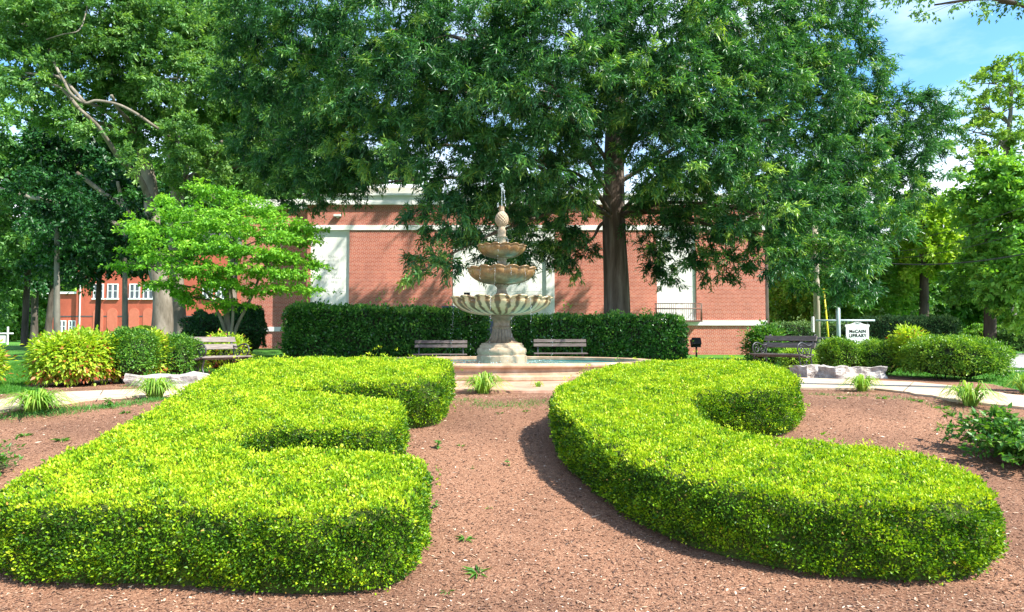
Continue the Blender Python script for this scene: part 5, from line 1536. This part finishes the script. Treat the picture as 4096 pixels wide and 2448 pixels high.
tree('maple_tree', 'dark shaded tree standing before the distant red hall', bs_, tr, [blob(*b) for b in [(200, 380, 40, 120, 80, 3), (310, 480, 39, 110, 70, 3), (260, 570, 39, 110, 60, 2.5), (330, 625, 38, 50, 30, 1.5), (190, 640, 40, 55, 28, 1.5), (420, 560, 40, 60, 60, 2)]], mat['dark'], mat['dark_bark'], k=6.5, spray=.8, nl=130, Ln=.25, W=.15, droop=.35, limb_r=.12, twig_r=.03, limb_every=2)
bs_, tr = straight(560, 50, 16, .35)
tree('maple_tree', 'shaded tree with crooked limbs showing above the left end of the library roof', bs_, tr, [blob(*b) for b in [(520, 470, 48, 110, 60, 3), (640, 420, 48, 90, 50, 2.5), (560, 350, 48, 140, 70, 3), (760, 380, 50, 110, 60, 3), (900, 420, 52, 120, 50, 3), (700, 280, 50, 160, 90, 3)]], mat['forest_dark'], mat['pale_bark'], k=4.2, spray=.95, nl=120, Ln=.30, W=.18, limb_r=.16, twig_r=.04, limb_every=2)
for dx, D, lab, bl in ((139, 22.5, 'slim young tree with a straight grey trunk, leftmost of the two on the lawn', [(135, 520, 21.6, 60, 35, 1.0), (120, 470, 22, 80, 60, 1.3), (150, 570, 22.5, 70, 35, 1.0), (110, 640, 23, 45, 22, .9)]),
                       (304, 24.5, 'slim young tree with a straight grey trunk in front of the red hall', [(300, 520, 24.5, 80, 50, 1.3), (250, 600, 24, 60, 30, .9), (330, 600, 25, 50, 35, .9), (200, 670, 24, 45, 16, .6)])):
    x = P(dx, 800, D).x
    zt = P(0, 545, D).z
    tr = [(x, D, -.1, .14), (x, D, .6, .105), (x - .05, D, zt * .5, .09), (x - .12, D, zt, .06)]
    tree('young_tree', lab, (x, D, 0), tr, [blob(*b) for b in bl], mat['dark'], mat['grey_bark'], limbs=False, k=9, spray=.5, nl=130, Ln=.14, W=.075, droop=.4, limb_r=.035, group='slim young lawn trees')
# --- dogwood: flat tiers
dwx, dwy = P(552, 800, 19).x, 19.0
DT = [(510, 462, 19, 60, 10), (570, 482, 19, 85, 11), (425, 488, 18.5, 45, 9), (745, 560, 19.2, 40, 8), (755, 640, 19, 45, 8), (330, 560, 18.6, 45, 8), (320, 645, 18.6, 35, 8), (740, 700, 18.9, 45, 8), (620, 510, 19, 80, 12), (480, 520, 18.2, 110, 13), (380, 545, 18.5, 70, 11), (690, 545, 19, 70, 12), (560, 545, 17.8, 110, 13), (430, 572, 18, 100, 13), (640, 575, 18.2, 90, 13), (730, 580, 19, 50, 9), (350, 600, 18.5, 55, 11), (520, 600, 17.6, 100, 13), (420, 625, 18, 80, 12), (620, 615, 18, 100, 13), (700, 625, 18.6, 70, 12), (480, 655, 17.8, 90, 13), (590, 655, 18, 90, 12), (690, 665, 18.5, 75, 11), (400, 690, 18.2, 50, 13), (540, 690, 18.2, 75, 12), (640, 700, 18.6, 75, 10), (460, 720, 18.5, 40, 14), (560, 735, 18.6, 45, 10)]
tr = [(dwx, dwy, -.1, .11), (dwx + .05, dwy, .7, .09), (dwx - .05, dwy, 1.6, .075), (dwx, dwy, 2.6, .05), (dwx + .05, dwy, 3.8, .025)]
tree('dogwood_tree', 'small bright green dogwood with flat layered branches in front of the library wing', (dwx, dwy, 0), tr, [blob(a, b, c, d, e, d * 19 / F * K * 1.0) for a, b, c, d, e in [(a_, b_, c_, d_, e_ * .7) for a_, b_, c_, d_, e_ in DT]], mat['dogwood'], mat['grey_bark'], k=140, spray=.25, nl=40, Ln=.095, W=.05, droop=.3, flat=.22, extra=[([(550, 845, 19), (545, 800, 18.9), (520, 740, 18.7), (480, 670, 18.4), (450, 600, 18.2)], .055, .02), ([(560, 845, 19.1), (575, 790, 19), (610, 720, 18.9), (640, 650, 18.6), (690, 590, 18.6)], .055, .02), ([(556, 845, 18.9), (565, 760, 18.6), (560, 680, 18.3), (575, 600, 18.2)], .045, .02)], limb_every=3, limb_r=.04, shell=.2, twig_r=.010, out=.8)
# --- trees beyond, right
RB = [
    ('poplar_tree', 2010, 47, 'bright green tree behind the utility pole', mat['forest'], [(1930, 640, 46, 70, 70, 3), (2020, 560, 46, 90, 80, 3), (2100, 640, 46, 90, 70, 3), (1960, 730, 46, 90, 50, 3), (2090, 730, 45, 100, 45, 3), (2180, 560, 48, 80, 70, 3)]),
    ('poplar_tree', 2240, 42, 'yellow-tinged tree rising behind the library sign, left of the walnut', mat['yellow'], [(2230, 530, 41, 75, 45, 2.5), (2300, 600, 41, 85, 50, 2.5), (2250, 640, 42, 60, 40, 2), (2350, 520, 42, 60, 40, 2)]),
    ('maple_tree', 2400, 36, 'broad mid-green tree at the right edge behind the cables', mat['forest'], [(2440, 560, 34, 90, 70, 2.5), (2400, 470, 35, 70, 45, 2), (2460, 420, 35, 70, 40, 2), (2480, 660, 33, 90, 60, 2.5), (2380, 680, 36, 70, 50, 2), (2470, 740, 34, 60, 35, 1.5), (2520, 480, 34, 60, 90, 2)]),
    ('maple_tree', 2200, 56, 'dark green background tree filling the gap beyond the clipped hedges', mat['forest_dark'], [(2150, 700, 54, 140, 70, 4), (2300, 710, 54, 140, 70, 4), (2200, 620, 56, 110, 60, 4), (2420, 730, 52, 120, 60, 3)]),
    ('maple_tree', 1900, 60, 'shaded tree seen past the right corner of the library', mat['forest_dark'], [(1900, 680, 58, 80, 110, 4), (1890, 560, 60, 60, 70, 4), (1960, 600, 58, 80, 110, 4)]),
]
for (nm, dx, D, lab, ml_, bl) in RB:
    bs_, tr = straight(dx, D, 9, .3)
    tree(nm, lab, bs_, tr, [blob(*b) for b in bl], ml_, mat['dark_bark'], k=6, spray=.8, nl=130, Ln=.26, W=.16, droop=.2, limb_r=.12, twig_r=.03, limb_every=2)
bs_ = (P(2452, 800, 43).x, 43, -.1)
x = bs_[0]
tr = [(x, 43, -.2, .35), (x, 43, 5, .28), (P(2440, 400, 43).x, 43, P(0, 400, 43).z, .2), (P(2450, 280, 43).x, 43, P(0, 280, 43).z, .12), (P(2455, 170, 43).x, 43, P(0, 170, 43).z, .06)]
tree('walnut_tree', 'tall open-crowned tree with bare upper limbs against the sky at the upper right', bs_, tr, [blob(*b) for b in [(2440, 150, 42, 45, 22, 1.5), (2400, 200, 42, 50, 25, 1.5), (2470, 210, 43, 40, 40, 1.5), (2370, 260, 42, 45, 22, 1.5), (2430, 270, 42, 50, 25, 1.5), (2360, 320, 42, 40, 22, 1.5), (2420, 350, 42, 55, 28, 1.5), (2470, 330, 43, 40, 50, 1.5), (2350, 390, 42, 40, 20, 1.2), (2420, 420, 42, 60, 25, 1.5)]], mat['walnut'], mat['grey_bark'], k=4.2, spray=.6, nl=90, Ln=.26, W=.12, droop=.3, limb_r=.14, twig_r=.04)
# trunk hugging the library corner
bs_ = (P(1863, 800, 36).x + .05, 36.5, -.1)
tree('ivy_trunk_tree', 'slender dark-trunked tree right against the library corner', bs_, [(bs_[0], 36.5, -.2, .22), (bs_[0], 36.5, 3, .17), (bs_[0] + .1, 36.5, 7, .12)], [blob(*b) for b in [(1930, 480, 37, 90, 60, 2), (1980, 400, 37, 80, 60, 2), (1900, 560, 38, 50, 40, 1.2)]], mat['oak'], mat['dark_bark'], k=6, spray=.8, nl=120, Ln=.2, W=.09, limb_r=.06)
# branch hanging in from a tree beyond the right edge
bs_ = (9.3, 9.8, 0)
tree('overhanging_tree', 'tree off the right edge whose leafy boughs hang into the top right sky', bs_, [(9.3, 9.8, -.1, .3), (9.2, 9.8, 2, .24), (9.0, 9.7, 4, .2), (8.8, 9.5, 6.5, .12)], [blob(*b) for b in [(2200, -12, 10, 60, 18, .5), (2265, 12, 10, 40, 14, .3), (2330, -10, 10, 50, 18, .4), (2420, 5, 10, 50, 18, .5), (2480, 12, 10, 30, 16, .4), (2180, -90, 11, 140, 60, .9), (2400, -80, 11, 130, 50, .9), (1990, -140, 12, 120, 60, .9), (1800, -200, 12.5, 110, 60, .8)]], mat['forest_dark'], mat['dark_bark'], k=14, spray=.22, nl=60, Ln=.065, W=.032, droop=.5, limb_r=.05, twig_r=.006)
# far left background trees
for i, (dx, D, lab, bl) in enumerate(((20, 120, 'pale green background tree beyond the far left lawn', [(0, 720, 118, 50, 50, 6), (50, 760, 118, 60, 50, 6), (20, 660, 120, 60, 50, 6)]),
                          (90, 125, 'background evergreen between the left tree trunks', [(95, 770, 122, 50, 50, 6), (110, 700, 124, 50, 50, 6)]),
                          (560, 110, 'background tree rising behind the red hall roof', [(420, 520, 108, 140, 90, 8), (600, 480, 108, 120, 90, 8), (250, 480, 108, 150, 120, 8)]))):
    bs_, tr = straight(dx, D, 8, .4)
    tree('background_tree', lab, bs_, tr, [blob(*b) for b in bl], mat['forest'], mat['dark_bark'], k=1.8, spray=1.6, nl=110, Ln=.55, W=.4, droop=.2, limb_r=.3, twig_r=.05)
# two dark trunks near the hall corner
for dx, lab in ((83, 'thick dark trunk on the far lawn just left of the red hall'), (118, 'forked dark trunk leaning at the corner of the red hall')):
    x = P(dx, 800, 60).x
    tree('lawn_tree', lab, (x, 60, 0), [(x, 60, -.1, .40), (x, 60, 2, .27), (x + (.4 if dx > 100 else -.1), 60, 6, .28), (x + (1.0 if dx > 100 else -.4), 60, 10, .15)], [blob(dx - 25, 650, 59, 35, 30, 2.5), blob(dx - 5, 600, 60, 40, 40, 3), blob(dx - 40, 600, 59, 50, 50, 3)], mat['dark'], mat['dark_bark'], k=4, spray=1.1, nl=110, Ln=.34, W=.22, limb_r=.2, twig_r=.04)
# a loose bank of shrubs and flowers across the road
SH(2340, 2420, 795, 38, 1.5, 'roadside_shrub', mat['forest'], .15, .08, 5000, 'loose green shrub at the right end of the long clipped hedge', rough=.18)
SH(2410, 2520, 800, 36, 1.5, 'roadside_shrub', mat['forest_dark'], .15, .08, 6000, 'brownish dark shrub on the verge at the right edge across the road', rough=.18)

def woods(name, blobs, n_per, Ln, W, m, label):
    pos = []; rn = []
    for b in blobs:
        x, y, z, rx, ry, rz, w_ = blob(*b)
        n = int(n_per * w_)
        v = norm(rng.normal(0, 1, (n, 3))); r = (.75 + .25 * rng.random(n)) * (1 + .10 * np.sin(v[:, 0] * 9 + x) * np.cos(v[:, 2] * 8 + y))
        pos.append(np.array([x, y, z]) + v * r[:, None] * np.array([rx, ry, rz])); rn.append(np.clip(.45 + rng.normal(0, .12) + .25 * np.sin(v[:, 0] * 14 + x) * np.cos(v[:, 2] * 12) + rng.normal(0, .15, n), 0, 1))
    pos = np.concatenate(pos); rn = np.concatenate(rn); n = len(pos)
    k = pos[:, 2] > -.1; pos = pos[k]; rn = rn[k]; n = len(pos)
    d = norm(rng.normal(0, 1, (n, 3)) + np.array([0, 0, -.2]))
    me = leaf_mesh(name, pos, d, norm(rng.normal(0, .7, (n, 3)) + np.array([0, 0, 1.])), Ln * rng.uniform(.6, 1.3, n), W * rng.uniform(.6, 1.3, n), .1, rn, .1)
    tag(link(name, me, m), label, 'woods', kind='stuff')
woods('distant_woods', [(1850 + i * 75, 690 + 30 * math.sin(i * 2.3) , 78 + 5 * math.sin(i), 70, 95 + 15 * math.cos(i * 1.7), 6) for i in range(11)], 7500, .55, .42, mat['forest_dark'], 'mass of distant woodland beyond the road')
woods('distant_woods', [(-40 + i * 70, 745 + 15 * math.sin(i * 2.3), 150 + 6 * math.sin(i), 60, 75 + 12 * math.cos(i * 1.7), 10) for i in range(4)], 5000, 1.0, .8, mat['forest'], 'mass of distant woodland beyond the left lawn')
